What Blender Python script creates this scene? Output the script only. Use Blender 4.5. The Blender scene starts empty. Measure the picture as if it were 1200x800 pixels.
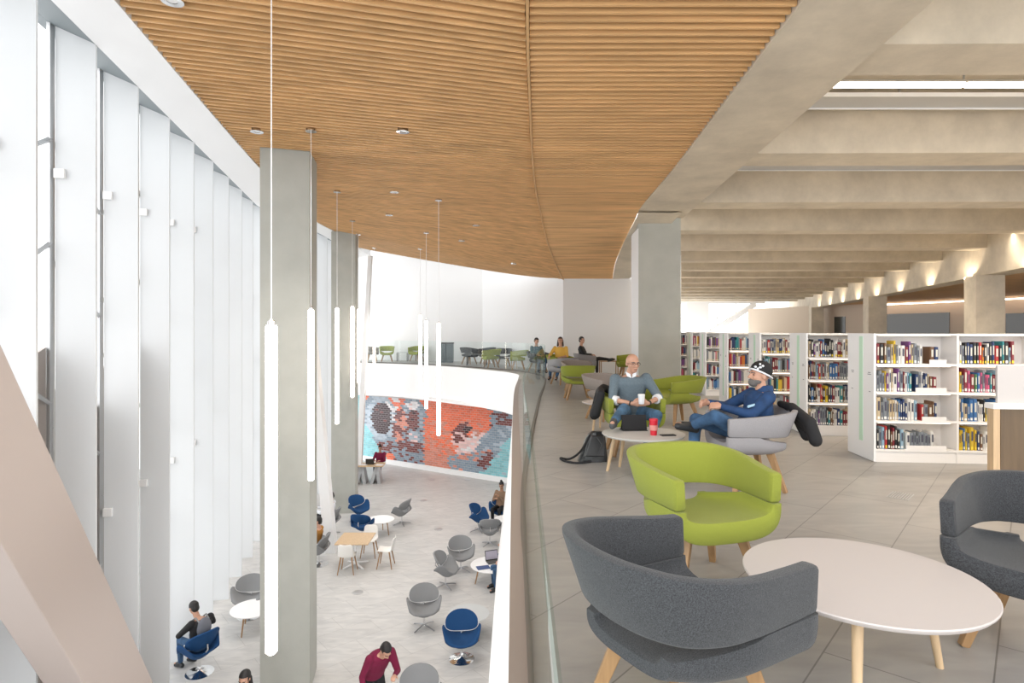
import bpy, bmesh, math, random
from mathutils import Vector, Matrix, geometry
random.seed(7)
SC = bpy.context.scene
COL = SC.collection
PI = math.pi

# ------------------------------------------------------------------ camera, world, exposure
cam_d = bpy.data.cameras.new('camera'); cam = bpy.data.objects.new('camera', cam_d); COL.objects.link(cam)
cam.location = (0, 0, 1.5); cam.rotation_euler = (PI/2, 0, 0)
cam_d.lens = 21.0; cam_d.sensor_width = 36.0; cam_d.shift_y = -0.01; cam_d.clip_start = 0.05; cam_d.clip_end = 300
SC.camera = cam
SC.view_settings.view_transform = 'Standard'; SC.view_settings.look = 'None'
SC.view_settings.gamma = 1.0; SC.view_settings.use_curve_mapping = False
SC.view_settings.exposure = EXPOSURE = 0.5
W = bpy.data.worlds.new('world'); SC.world = W; W.use_nodes = True
W.node_tree.nodes['Background'].inputs[0].default_value = (0.975, 0.985, 1.0, 1)
W.node_tree.nodes['Background'].inputs[1].default_value = 2.3

def area_light(name, loc, rot, sx, sy, power, color=(1, 1, 1)):
    l = bpy.data.lights.new(name, 'AREA'); l.shape = 'RECTANGLE'; l.size = sx; l.size_y = sy
    l.energy = power; l.color = color
    o = bpy.data.objects.new(name, l); COL.objects.link(o); o.location = loc; o.rotation_euler = rot
    l.spread = math.radians(115)
    return o
# daylight entering through the tall glazed facade on the left (window light) and the lit library ceiling bays
sun = bpy.data.lights.new('sun', 'SUN'); sun.energy = 0.35; sun.angle = math.radians(20); sun.color = (1, .97, .92)
so = bpy.data.objects.new('sun', sun); COL.objects.link(so)
so.rotation_euler = Vector((0.62, 0.75, -0.38)).to_track_quat('-Z', 'Y').to_euler()

def fx(px, d): return (px-600)/700.0*d
def fz(py, d): return 1.5-(py-388)/700.0*d
def up(px, py, z=0.0):
    d = (1.5-z)*700.0/(py-388); return (fx(px, d), d, z)

# ceiling lamps of the library bays (one strip per bay between the concrete ribs)
for i in range(13):
    y = 4.45+3.9*i; w = min(12, 8+i)
    area_light('bay_light', (4.6+w/2+.15*i, y, 4.9), (0, 0, 0), w, .12, 190, (1, .86, .68))

# ------------------------------------------------------------------ materials
MATS = {}
def mat(name, col, rough=0.6, metal=0.0, var=0.0, vscale=6.0, bump=0.0, bscale=60.0, stretch=None, emis=0, ecol=None, spec=0.5, sheen=0):
    if name in MATS: return MATS[name]
    m = bpy.data.materials.new(name); m.use_nodes = True; nt = m.node_tree; b = nt.nodes['Principled BSDF']
    b.inputs['Base Color'].default_value = (*col, 1); b.inputs['Roughness'].default_value = rough
    b.inputs['Metallic'].default_value = metal
    b.inputs['Specular IOR Level'].default_value = spec
    if sheen: b.inputs['Sheen Weight'].default_value = sheen
    if emis:
        b.inputs['Emission Color'].default_value = (*(ecol or col), 1); b.inputs['Emission Strength'].default_value = emis
    if var or bump:
        tc = nt.nodes.new('ShaderNodeTexCoord'); mp = nt.nodes.new('ShaderNodeMapping')
        if stretch: mp.inputs['Scale'].default_value = stretch
        nt.links.new(tc.outputs['Object'], mp.inputs[0])
    if var:
        n = nt.nodes.new('ShaderNodeTexNoise'); n.inputs['Scale'].default_value = vscale; n.inputs['Detail'].default_value = 5
        nt.links.new(mp.outputs[0], n.inputs[0])
        r = nt.nodes.new('ShaderNodeValToRGB')
        r.color_ramp.elements[0].position = .3; r.color_ramp.elements[1].position = .7
        r.color_ramp.elements[0].color = (*[max(0, c*(1-var)) for c in col], 1)
        r.color_ramp.elements[1].color = (*[min(1, c*(1+var)) for c in col], 1)
        nt.links.new(n.outputs[0], r.inputs[0]); nt.links.new(r.outputs[0], b.inputs['Base Color'])
    if bump:
        n2 = nt.nodes.new('ShaderNodeTexNoise'); n2.inputs['Scale'].default_value = bscale
        nt.links.new(mp.outputs[0], n2.inputs[0])
        bu = nt.nodes.new('ShaderNodeBump'); bu.inputs['Strength'].default_value = bump; bu.inputs['Distance'].default_value = .01
        nt.links.new(n2.outputs[0], bu.inputs['Height']); nt.links.new(bu.outputs[0], b.inputs['Normal'])
    MATS[name] = m; return m

def attr_mat(name, rough=.5, spec=.5):
    m = bpy.data.materials.new(name); m.use_nodes = True; nt = m.node_tree; b = nt.nodes['Principled BSDF']
    a = nt.nodes.new('ShaderNodeAttribute'); a.attribute_name = 'Col'
    nt.links.new(a.outputs['Color'], b.inputs['Base Color']); b.inputs['Roughness'].default_value = rough
    b.inputs['Specular IOR Level'].default_value = spec
    return m

def tile_mat(name, c1, c2, cm, w, h, rot, off, rough=.35, mortar=.004):
    m = bpy.data.materials.new(name); m.use_nodes = True; nt = m.node_tree; b = nt.nodes['Principled BSDF']
    tc = nt.nodes.new('ShaderNodeTexCoord'); mp = nt.nodes.new('ShaderNodeMapping')
    mp.inputs['Rotation'].default_value = (0, 0, rot); mp.inputs['Location'].default_value = off
    nt.links.new(tc.outputs['Object'], mp.inputs[0])
    br = nt.nodes.new('ShaderNodeTexBrick'); br.inputs['Scale'].default_value = 1; br.inputs['Brick Width'].default_value = w
    br.inputs['Row Height'].default_value = h; br.inputs['Mortar Size'].default_value = mortar; br.inputs['Mortar Smooth'].default_value = .2
    br.inputs['Color1'].default_value = (*c1, 1); br.inputs['Color2'].default_value = (*c2, 1); br.inputs['Mortar'].default_value = (*cm, 1)
    nt.links.new(mp.outputs[0], br.inputs['Vector'])
    mp2 = nt.nodes.new('ShaderNodeMapping'); mp2.inputs['Rotation'].default_value = (0, 0, rot); mp2.inputs['Scale'].default_value = (.8, 2.6, 1)
    nt.links.new(tc.outputs['Object'], mp2.inputs[0])
    n = nt.nodes.new('ShaderNodeTexNoise'); n.inputs['Scale'].default_value = 2.2; n.inputs['Detail'].default_value = 7; n.inputs['Distortion'].default_value = 1.2
    nt.links.new(mp2.outputs[0], n.inputs[0])
    r = nt.nodes.new('ShaderNodeValToRGB'); r.color_ramp.elements[0].position = .3; r.color_ramp.elements[1].position = .7
    r.color_ramp.elements[0].color = (.84, .84, .85, 1); r.color_ramp.elements[1].color = (1.06, 1.05, 1.04, 1)
    nt.links.new(n.outputs[0], r.inputs[0])
    mx = nt.nodes.new('ShaderNodeMixRGB'); mx.blend_type = 'MULTIPLY'; mx.inputs[0].default_value = 1
    nt.links.new(br.outputs[0], mx.inputs[1]); nt.links.new(r.outputs[0], mx.inputs[2]); nt.links.new(mx.outputs[0], b.inputs['Base Color'])
    b.inputs['Roughness'].default_value = rough
    return m

def concrete(name, col, rough=.75):
    m = bpy.data.materials.new(name); m.use_nodes = True; nt = m.node_tree; b = nt.nodes['Principled BSDF']
    tc = nt.nodes.new('ShaderNodeTexCoord')
    n = nt.nodes.new('ShaderNodeTexNoise'); n.inputs['Scale'].default_value = 1.1; n.inputs['Detail'].default_value = 9; n.inputs['Roughness'].default_value = .68
    nt.links.new(tc.outputs['Object'], n.inputs[0])
    r = nt.nodes.new('ShaderNodeValToRGB'); r.color_ramp.elements[0].position = .3; r.color_ramp.elements[1].position = .72
    r.color_ramp.elements[0].color = (*[c*.8 for c in col], 1); r.color_ramp.elements[1].color = (*[min(1, c*1.14) for c in col], 1)
    nt.links.new(n.outputs[0], r.inputs[0]); nt.links.new(r.outputs[0], b.inputs['Base Color'])
    n2 = nt.nodes.new('ShaderNodeTexNoise'); n2.inputs['Scale'].default_value = 25; nt.links.new(tc.outputs['Object'], n2.inputs[0])
    bu = nt.nodes.new('ShaderNodeBump'); bu.inputs['Strength'].default_value = .15; bu.inputs['Distance'].default_value = .01
    nt.links.new(n2.outputs[0], bu.inputs['Height']); nt.links.new(bu.outputs[0], b.inputs['Normal'])
    b.inputs['Roughness'].default_value = rough
    return m

def glass_mat(name, tint=(.93, .98, .96), refl=1.0, base=.04):
    m = bpy.data.materials.new(name); m.use_nodes = True; nt = m.node_tree
    for n in list(nt.nodes): nt.nodes.remove(n)
    out = nt.nodes.new('ShaderNodeOutputMaterial'); tr = nt.nodes.new('ShaderNodeBsdfTransparent'); gl = nt.nodes.new('ShaderNodeBsdfGlossy')
    tr.inputs[0].default_value = (*tint, 1); gl.inputs['Roughness'].default_value = .02; gl.inputs[0].default_value = (.9, .95, .93, 1)
    fr = nt.nodes.new('ShaderNodeLayerWeight'); fr.inputs['Blend'].default_value = .5
    pw_ = nt.nodes.new('ShaderNodeMath'); pw_.operation = 'POWER'; pw_.inputs[1].default_value = 4.5
    nt.links.new(fr.outputs['Facing'], pw_.inputs[0])
    mu = nt.nodes.new('ShaderNodeMath'); mu.operation = 'MULTIPLY_ADD'; mu.inputs[1].default_value = .75*refl; mu.inputs[2].default_value = base
    mx = nt.nodes.new('ShaderNodeMixShader')
    nt.links.new(pw_.outputs[0], mu.inputs[0]); nt.links.new(mu.outputs[0], mx.inputs[0])
    nt.links.new(tr.outputs[0], mx.inputs[1]); nt.links.new(gl.outputs[0], mx.inputs[2]); nt.links.new(mx.outputs[0], out.inputs[0])
    return m

M = dict(
    white=mat('white_paint', (.86, .86, .86), .55),
    wallwhite=mat('wall_white', (.74, .735, .73), .7),
    fin=mat('fin_white', (.74, .76, .775), .5),
    beige=mat('beige_panel', (.74, .65, .60), .5),
    brace=mat('brace_paint', (.47, .40, .365), .5),
    grey_soffit=mat('grey_soffit', (.24, .275, .29), .6),
    steel=mat('steel', (.75, .75, .76), .22, 1.0),
    alu=mat('aluminium', (.55, .56, .57), .4, .8),
    dark=mat('dark_gap', (.03, .03, .03), .6),
    gfab=mat('charcoal_felt', (.050, .052, .056), .95, var=.5, vscale=250, bump=.3, bscale=500, spec=.15, sheen=.15),
    taupe=mat('taupe_felt', (.27, .235, .215), .95, var=.25, vscale=420, spec=.15),
    lgfab=mat('light_grey_felt', (.30, .29, .30), .95, var=.2, vscale=420, spec=.15),
    green=mat('lime_felt', (.26, .29, .045), .95, var=.12, vscale=420, bump=.3, bscale=500, spec=.15, sheen=.1),
    oak=mat('oak', (.33, .19, .085), .5, var=.16, vscale=4, stretch=(9, 9, .8)),
    ash=mat('pale_ash', (.56, .40, .24), .5, var=.12, vscale=4, stretch=(9, 9, .8)),
    slat=mat('cedar_slat', (.68, .41, .185), .55, var=.22, vscale=1.2, stretch=(.5, 7, 7)),
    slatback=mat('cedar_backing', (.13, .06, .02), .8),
    slattrim=mat('cedar_trim', (.62, .38, .17), .5),
    tabletop=mat('white_laminate', (.52, .475, .455), .4),
    tablegrey=mat('grey_laminate', (.50, .49, .47), .45),
    tgrey=mat('tulip_grey', (.25, .255, .26), .85, spec=.2),
    tblue=mat('tulip_blue', (.012, .06, .17), .8, spec=.25),
    piping=mat('piping', (.75, .75, .75), .5),
    plastic=mat('white_plastic', (.82, .80, .76), .4),
    skin=mat('skin', (.52, .29, .20), .5), skind=mat('skin_tan', (.36, .19, .11), .5),
    hair=mat('black_hair', (.012, .010, .010), .55), brownhair=mat('brown_hair', (.045, .02, .012), .5),
    beard=mat('grey_beard', (.13, .12, .115), .9),
    jeans=mat('blue_denim', (.035, .085, .17), .9, var=.4, vscale=9), ljeans=mat('faded_denim', (.06, .13, .22), .9, var=.5, vscale=9),
    black=mat('black_cloth', (.010, .010, .012), .8), bleather=mat('black_leather', (.012, .012, .013), .3),
    shoe=mat('shoe_grey', (.05, .055, .06), .6), shoeb=mat('shoe_black', (.012, .014, .016), .5),
    sweater=mat('grey_sweater', (.12, .16, .19), .95, var=.1, vscale=60), navy=mat('navy_hoodie', (.012, .045, .13), .85, var=.25, vscale=14),
    shirt=mat('white_shirt', (.75, .77, .80), .8), yellow=mat('yellow_top', (.70, .42, .08), .8),
    maroon=mat('maroon_jumper', (.17, .006, .04), .9), mustard=mat('mustard_top', (.35, .16, .03), .9),
    tan=mat('tan_coat', (.22, .14, .09), .9), teal=mat('teal_cloth', (.05, .10, .14), .8),
    red=mat('red_cup', (.55, .012, .03), .4), darkglass=mat('dark_glass', (.075, .075, .066), .15),
    lip=mat('lip', (.30, .09, .07), .5), eye=mat('eye', (.02, .015, .012), .3),
    screen=mat('screen', (.45, .42, .5), .3), bluebook=mat('blue_cover', (.03, .07, .2), .5),
    strip=mat('mint_strip', (.55, .78, .60), .5), ink=mat('grey_ink', (.25, .25, .27), .6),
    kiosk=mat('walnut_panel', (.12, .080, .045), .5, var=.12, vscale=3, stretch=(6, 6, .7)),
    lamp=mat('lamp_tube', (1, .93, .84), .4, emis=7, ecol=(1, .90, .80)),
    lampon=mat('strip_lamp', (1, .9, .8), .4, emis=5, ecol=(1, .86, .70)),
    ledge=mat('ledge_metal', (.25, .205, .175), .4), chrome=mat('chrome', (.8, .8, .8), .12, 1.0),
    concrete=concrete('concrete', (.62, .55, .44)), concol=mat('column_concrete', (.44, .445, .405), .7, var=.05, vscale=2.5, bump=.15, bscale=25),
    glass=glass_mat('rail_glass', (.90, .95, .94), .45), facglass=glass_mat('facade_glass', (.64, .64, .64), .5),
    rim=glass_mat('glass_edge', (.80, .88, .86), .08, .01),
)
_an = math.radians(48.93)
M['floor'] = tile_mat('stone_tiles', (.34, .325, .305), (.315, .30, .285), (.17, .16, .15), 1.226, .613, -_an, (0, -.125, 0), .33)
M['floorlow'] = tile_mat('lower_tiles', (.58, .575, .56), (.555, .55, .535), (.43, .425, .41), 1.2, .6, -math.radians(40), (0, 0, 0), .45, .005)

# ------------------------------------------------------------------ object helpers
class MB:
    def __init__(s): s.v = []; s.f = []; s.m = []; s.c = []
    def add(s, vs, fs, mi=0, col=None):
        o = len(s.v); s.v += [tuple(v) for v in vs]
        for f in fs: s.f.append(tuple(i+o for i in f)); s.m.append(mi); s.c.append(col)
    def box(s, c, d, R=None, mi=0, col=None):
        x, y, z = d[0]/2, d[1]/2, d[2]/2
        vs = [Vector((a*x, b*y, e*z)) for a in (-1, 1) for b in (-1, 1) for e in (-1, 1)]
        if R is not None: vs = [R @ v for v in vs]
        c = Vector(c); s.add([v+c for v in vs], [(0, 1, 3, 2), (4, 6, 7, 5), (0, 4, 5, 1), (2, 3, 7, 6), (0, 2, 6, 4), (1, 5, 7, 3)], mi, col)
    def prism(s, pts, z0, z1, mi=0):
        n = len(pts); vs = [(p[0], p[1], z0) for p in pts]+[(p[0], p[1], z1) for p in pts]
        fs = [tuple(range(n-1, -1, -1)), tuple(range(n, 2*n))]+[(i, (i+1) % n, n+(i+1) % n, n+i) for i in range(n)]
        s.add(vs, fs, mi)
    def hexa(s, b, t, mi=0):   # 4 bottom corners, 4 top corners
        s.add(list(b)+list(t), [(3, 2, 1, 0), (4, 5, 6, 7), (0, 1, 5, 4), (1, 2, 6, 5), (2, 3, 7, 6), (3, 0, 4, 7)], mi)
    def tube(s, pts, r, n=10, mi=0, caps=True, sq=False):
        pts = [Vector(p) for p in pts]; rs = r if isinstance(r, (list, tuple)) else [r]*len(pts)
        rings = []; pa = None
        for i, p in enumerate(pts):
            t = (pts[min(i+1, len(pts)-1)]-pts[max(i-1, 0)]).normalized()
            if pa is None: a = t.orthogonal().normalized() if abs(t.z) < .95 else Vector((1, 0, 0)); a = (a-t*a.dot(t)).normalized()
            else: a = (pa-t*pa.dot(t)).normalized()
            pa = a; b = t.cross(a)
            ang = [2*PI*k/n+(PI/4 if sq else 0) for k in range(n)]
            rings.append([p+(a*math.cos(q)+b*math.sin(q))*rs[i] for q in ang])
        vs = [v for r_ in rings for v in r_]; fs = []
        for i in range(len(rings)-1):
            for k in range(n): fs.append((i*n+k, i*n+(k+1) % n, (i+1)*n+(k+1) % n, (i+1)*n+k))
        if caps: fs.append(tuple(range(n-1, -1, -1))); fs.append(tuple(range((len(rings)-1)*n, len(rings)*n)))
        s.add(vs, fs, mi)
    def ell(s, c, r, R=None, n=14, m=9, mi=0):
        c = Vector(c); r = r if isinstance(r, (tuple, list)) else (r, r, r); vs = []; fs = []
        def P(v):
            v = Vector((v[0]*r[0], v[1]*r[1], v[2]*r[2])); return c+(R @ v if R is not None else v)
        vs.append(P((0, 0, 1)))
        for i in range(1, m):
            t = PI*i/m
            for k in range(n): q = 2*PI*k/n; vs.append(P((math.sin(t)*math.cos(q), math.sin(t)*math.sin(q), math.cos(t))))
        vs.append(P((0, 0, -1)))
        for k in range(n): fs.append((0, 1+k, 1+(k+1) % n)); fs.append((len(vs)-1, 1+(m-2)*n+(k+1) % n, 1+(m-2)*n+k))
        for i in range(m-2):
            for k in range(n): fs.append((1+i*n+k, 1+(i+1)*n+k, 1+(i+1)*n+(k+1) % n, 1+i*n+(k+1) % n))
        s.add(vs, fs, mi)
    def cap(s, p0, r0, p1, r1=None):   # capsule for voxel union
        r1 = r0 if r1 is None else r1; p0 = Vector(p0); p1 = Vector(p1)
        if (p1-p0).length < 1e-5: s.ell(p0, r0); return
        s.tube([p0, p1], [r0, r1], 12); s.ell(p0, r0*1.0, n=12, m=8); s.ell(p1, r1, n=12, m=8)
    def lathe(s, prof, n=32, c=(0, 0), mi=0, caps=True):
        vs = []; fs = []
        for (r, z) in prof:
            for k in range(n): vs.append((c[0]+r*math.cos(2*PI*k/n), c[1]+r*math.sin(2*PI*k/n), z))
        for i in range(len(prof)-1):
            for k in range(n): fs.append((i*n+k, i*n+(k+1) % n, (i+1)*n+(k+1) % n, (i+1)*n+k))
        if caps: fs.append(tuple(range(n-1, -1, -1))); fs.append(tuple(range((len(prof)-1)*n, len(prof)*n)))
        s.add(vs, fs, mi)
    def grid(s, P, mi=0, wrapu=False):   # P[i][j]
        a = len(P); b = len(P[0]); vs = [p for row in P for p in row]; fs = []
        for i in range(a-1+(1 if wrapu else 0)):
            for j in range(b-1): i2 = (i+1) % a; fs.append((i*b+j, i*b+j+1, i2*b+j+1, i2*b+j))
        s.add(vs, fs, mi)
    def mesh(s, name, mats, smooth=None):
        me = bpy.data.meshes.new(name); me.from_pydata([tuple(v) for v in s.v], [], s.f)
        mats = mats if isinstance(mats, (list, tuple)) else [mats]
        for m in mats: me.materials.append(m)
        if len(mats) > 1: me.polygons.foreach_set('material_index', s.m)
        if any(c is not None for c in s.c):
            at = me.color_attributes.new('Col', 'FLOAT_COLOR', 'CORNER')
            for p in me.polygons:
                c = s.c[p.index] or (1, 1, 1)
                for li in p.loop_indices: at.data[li].color = (*c, 1)
        me.update()
        if smooth is not None:
            me.polygons.foreach_set('use_smooth', [True]*len(me.polygons)); me.set_sharp_from_angle(angle=math.radians(smooth))
        return me
    def build(s, name, mats, parent=None, smooth=None, loc=None, bevel=0, fixn=True):
        me = s.mesh(name, mats, None)
        if fixn:
            bm = bmesh.new(); bm.from_mesh(me); bmesh.ops.recalc_face_normals(bm, faces=bm.faces); bm.to_mesh(me); bm.free()
        if smooth is not None:
            me.polygons.foreach_set('use_smooth', [True]*len(me.polygons)); me.set_sharp_from_angle(angle=math.radians(smooth))
        o = bpy.data.objects.new(name, me); COL.objects.link(o)
        if parent is not None: o.parent = parent
        if loc is not None: o.location = loc
        if bevel:
            b = o.modifiers.new('bevel', 'BEVEL'); b.width = bevel; b.segments = 2; b.limit_method = 'ANGLE'; b.angle_limit = math.radians(40)
        return o

def tag(o, label=None, cat=None, group=None, kind=None):
    if label: o['label'] = label
    if cat: o['category'] = cat
    if group: o['group'] = group
    if kind: o['kind'] = kind
    return o
def empty(name, loc=(0, 0, 0), rz=0, label=None, cat=None, group=None):
    o = bpy.data.objects.new(name, None); COL.objects.link(o); o.location = loc; o.rotation_euler = (0, 0, rz); o.empty_display_size = .1
    return tag(o, label, cat, group)
def kids(o): return [c for c in bpy.data.objects if c.parent == o]
def copy_tree(o, kidmap=None):
    c = o.copy(); COL.objects.link(c)
    for ch in kids(o):
        k = copy_tree(ch); k.parent = c
    return c
def place(proto, used, loc, rz, label, group=None, cat=None):
    o = proto if not used.get(proto.name) else copy_tree(proto)
    used[proto.name] = True
    o.location = loc; o.rotation_euler = (0, 0, rz); o['label'] = label
    if group: o['group'] = group
    if cat: o['category'] = cat
    return o
USED = {}
def lerp(a, b, t): return a+(b-a)*t
def pw(tab, x):   # piecewise smooth interpolation
    if x <= tab[0][0]: return tab[0][1]+(tab[1][1]-tab[0][1])/(tab[1][0]-tab[0][0])*(x-tab[0][0])*0
    if x >= tab[-1][0]: return tab[-1][1]
    for i in range(len(tab)-1):
        x0, y0 = tab[i]; x1, y1 = tab[i+1]
        if x0 <= x <= x1:
            t = (x-x0)/(x1-x0)
            m0 = ((y1-y0)/(x1-x0) if i == 0 else (y1-tab[i-1][1])/(x1-tab[i-1][0]))*(x1-x0)
            m1 = ((y1-y0)/(x1-x0) if i+2 >= len(tab) else (tab[i+2][1]-y0)/(tab[i+2][0]-x0))*(x1-x0)
            return (2*t**3-3*t*t+1)*y0+(t**3-2*t*t+t)*m0+(-2*t**3+3*t*t)*y1+(t**3-t*t)*m1
def pwl(tab, x):
    if x <= tab[0][0]:
        (x0, y0), (x1, y1) = tab[0], tab[1]; return y0+(y1-y0)/(x1-x0)*(x-x0)
    if x >= tab[-1][0]: return tab[-1][1]
    for (x0, y0), (x1, y1) in zip(tab, tab[1:]):
        if x0 <= x <= x1: return y0+(y1-y0)*(x-x0)/(x1-x0)
def crv(pts, n=8):  # catmull rom through points
    out = []; P = [Vector(p) for p in pts]; P = [2*P[0]-P[1]]+P+[2*P[-1]-P[-2]]
    for i in range(1, len(P)-2):
        for k in range(n):
            t = k/n; a, b, c, d = P[i-1:i+3]
            out.append(.5*((2*b)+(c-a)*t+(2*a-5*b+4*c-d)*t*t+(3*b-a-3*c+d)*t**3))
    out.append(P[-2]); return out
# ------------------------------------------------------------------ floors, void edge
LOW = -4.8
EDGE = crv([(-.05, -4, 0), (-.03, 0, 0), (-.016, 2.55, 0), (-.008, 5.6, 0), (.016, 11.4, 0), (.07, 15.5, 0), (.20, 19.0, 0), (0.14, 21.0, 0), (-.85, 23.0, 0), (-2.93, 25.6, 0), (-5.2, 27.3, 0), (-7.3, 28.3, 0), (-9.5, 29.0, 0)], 8)
poly = [Vector((p.x, p.y, 0)) for p in EDGE]+[Vector((-12, 29.2, 0)), Vector((-12, 36, 0)), Vector((45, 75, 0)), Vector((45, -4, 0))]
tri = geometry.tessellate_polygon([poly])
b = MB(); b.add(poly, [tuple(t) for t in tri])
fl = b.build('floor', M['floor']); tag(fl, kind='structure')
if fl.data.polygons[0].normal.z < 0: fl.data.flip_normals()
b = MB(); b.box((0, 14, LOW-.1), (34, 44, .2)); tag(b.build('floor_lower', M['floorlow']), kind='structure')

# white fascia of the upper floor slab, leaning out a little towards its foot
b = MB(); P = []
for i, p in enumerate(EDGE):
    t = (EDGE[min(i+1, len(EDGE)-1)]-EDGE[max(i-1, 0)]).normalized(); n = Vector((-t.y, t.x, 0))
    lean = .19 if p.y < 8 else max(0.0, .19*(1-(p.y-8)/6))
    if n.x > 0 and p.y < 10: n = -n
    q = p+n*lean
    P.append([(p.x, p.y, .004), (q.x, q.y, -1.5), (q.x+.25, q.y+.1, -1.5)])
b.grid(P); tag(b.build('trim_1', M['white'], smooth=50), kind='structure')
# soffit below the far gallery and ceiling for the lower hall under it
b = MB(); b.prism([(-12, 30), (-9.5, 29.05), (-5.2, 27.4), (-.8, 23.1), (1, 21), (6, 21), (6, 36), (-12, 36)], -1.5, -1.4)
tag(b.build('ceiling_lower', M['white']), kind='structure')

# glass balustrade path (plan)
GP = crv([(.045, -.4, 0), (.06, 1.0, 0), (.08, 2.55, 0), (.10, 5.4, 0), (.22, 7.66, 0), (.42, 10.6, 0), (.64, 13.6, 0), (.92, 16.8, 0), (1.02, 19.0, 0), (.78, 20.9, 0), (.0, 22.7, 0), (-1.2, 24.2, 0), (-3.0, 26.1, 0), (-5.3, 27.8, 0), (-7.4, 28.8, 0), (-9.2, 29.4, 0)], 6)
LED = MB(); P = []
for p in GP:
    pass
# metal ledge between slab edge and glass
P = []
for i, p in enumerate(GP):
    if p.y < 1e9:
        # nearest point on EDGE
        q = min(EDGE, key=lambda e: (e-p).length)
        P.append([(q.x, q.y, .012), (lerp(q.x, p.x, .5), lerp(q.y, p.y, .5), .012), (p.x+.012, p.y, .012)])
def edge_x(y):
    for a, c in zip(EDGE, EDGE[1:]):
        if a.y <= y <= c.y and y < 19: return a.x+(c.x-a.x)*(y-a.y)/(c.y-a.y)
    return .2
P = [[(edge_x(p.y), p.y, .010), (min(p.x-.0, edge_x(p.y)+.11), p.y, .010)] for p in GP if p.y < 18.9 and (p.x > 0 and True) and GP.index(p) < 50]
b = MB(); b.grid(P); tag(b.build('trim_2', M['ledge']), kind='structure')

rail = empty('glass_balustrade', (0, 0, 0), 0, 'clear frameless glass balustrade curving along the edge of the upper floor', 'railing')
def pts_along(lo, hi): return GP[lo:hi+1]
k = 0
while k < len(GP)-1:
    seg = GP[k:min(k+7, len(GP))]
    # cut the small joint gap
    b = MB(); P = [[(p.x, p.y, .03), (p.x, p.y, 1.07)] for p in seg]
    a, c = Vector(seg[-2]), Vector(seg[-1]); e = c+(a-c).normalized()*.012; P[-1] = [(e.x, e.y, .03), (e.x, e.y, 1.07)]
    b.grid(P); g = b.build('glass_panel', M['glass'], rail, smooth=60)
    b = MB(); P = []
    for i, p in enumerate(seg):
        t = (seg[min(i+1, len(seg)-1)]-seg[max(i-1, 0)]).normalized(); n = Vector((-t.y, t.x, 0))*.005
        P.append([(p.x-n.x, p.y-n.y, 1.07), (p.x+n.x, p.y+n.y, 1.07)])
    b.grid(P); b.build('glass_edge', M['rim'], g)
    k += 6
b = MB(); P = []
for i, p in enumerate(GP):
    t = (GP[min(i+1, len(GP)-1)]-GP[max(i-1, 0)]).normalized(); n = Vector((-t.y, t.x, 0))*(.012 if p.y < 4 else .022)
    P.append([(p.x+n.x, p.y+n.y, 0), (p.x+n.x, p.y+n.y, .035), (p.x-n.x, p.y-n.y, .035), (p.x-n.x, p.y-n.y, 0)])
b.grid(P); b.build('base_channel', mat('channel_bronze', (.12, .105, .09), .45), rail)

# ------------------------------------------------------------------ walls of the upper floor and gallery
def wallq(name, p0, p1, z0, z1, m, th=.2):
    p0 = Vector((*p0, 0)); p1 = Vector((*p1, 0)); t = (p1-p0).normalized(); n = Vector((-t.y, t.x, 0))*th
    if n.y < 0: n = -n
    b = MB(); b.prism([p0, p1, p1+n, p0+n], z0, z1); return tag(b.build(name, M[m] if isinstance(m, str) else m), kind='structure')
wallq('wall_gallery_right', (1.86, 21.6), (6.0, 21.2), 0, 4.2, 'wallwhite')
wallq('wall_gallery_slanted', (-1.45, 29.4), (1.86, 21.7), 0, 6.3, 'wallwhite')
wallq('wall_gallery_back', (-11, 32.5), (-1.45, 29.4), 0, 6.3, 'wallwhite')
b = MB(); b.prism([(-12, 26.5), (-7.2, 27.4), (-1.4, 25.5), (2, 22.2), (3, 33), (-12, 34)], 6.3, 6.4)
tag(b.build('ceiling_gallery', M['white']), kind='structure')

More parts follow.
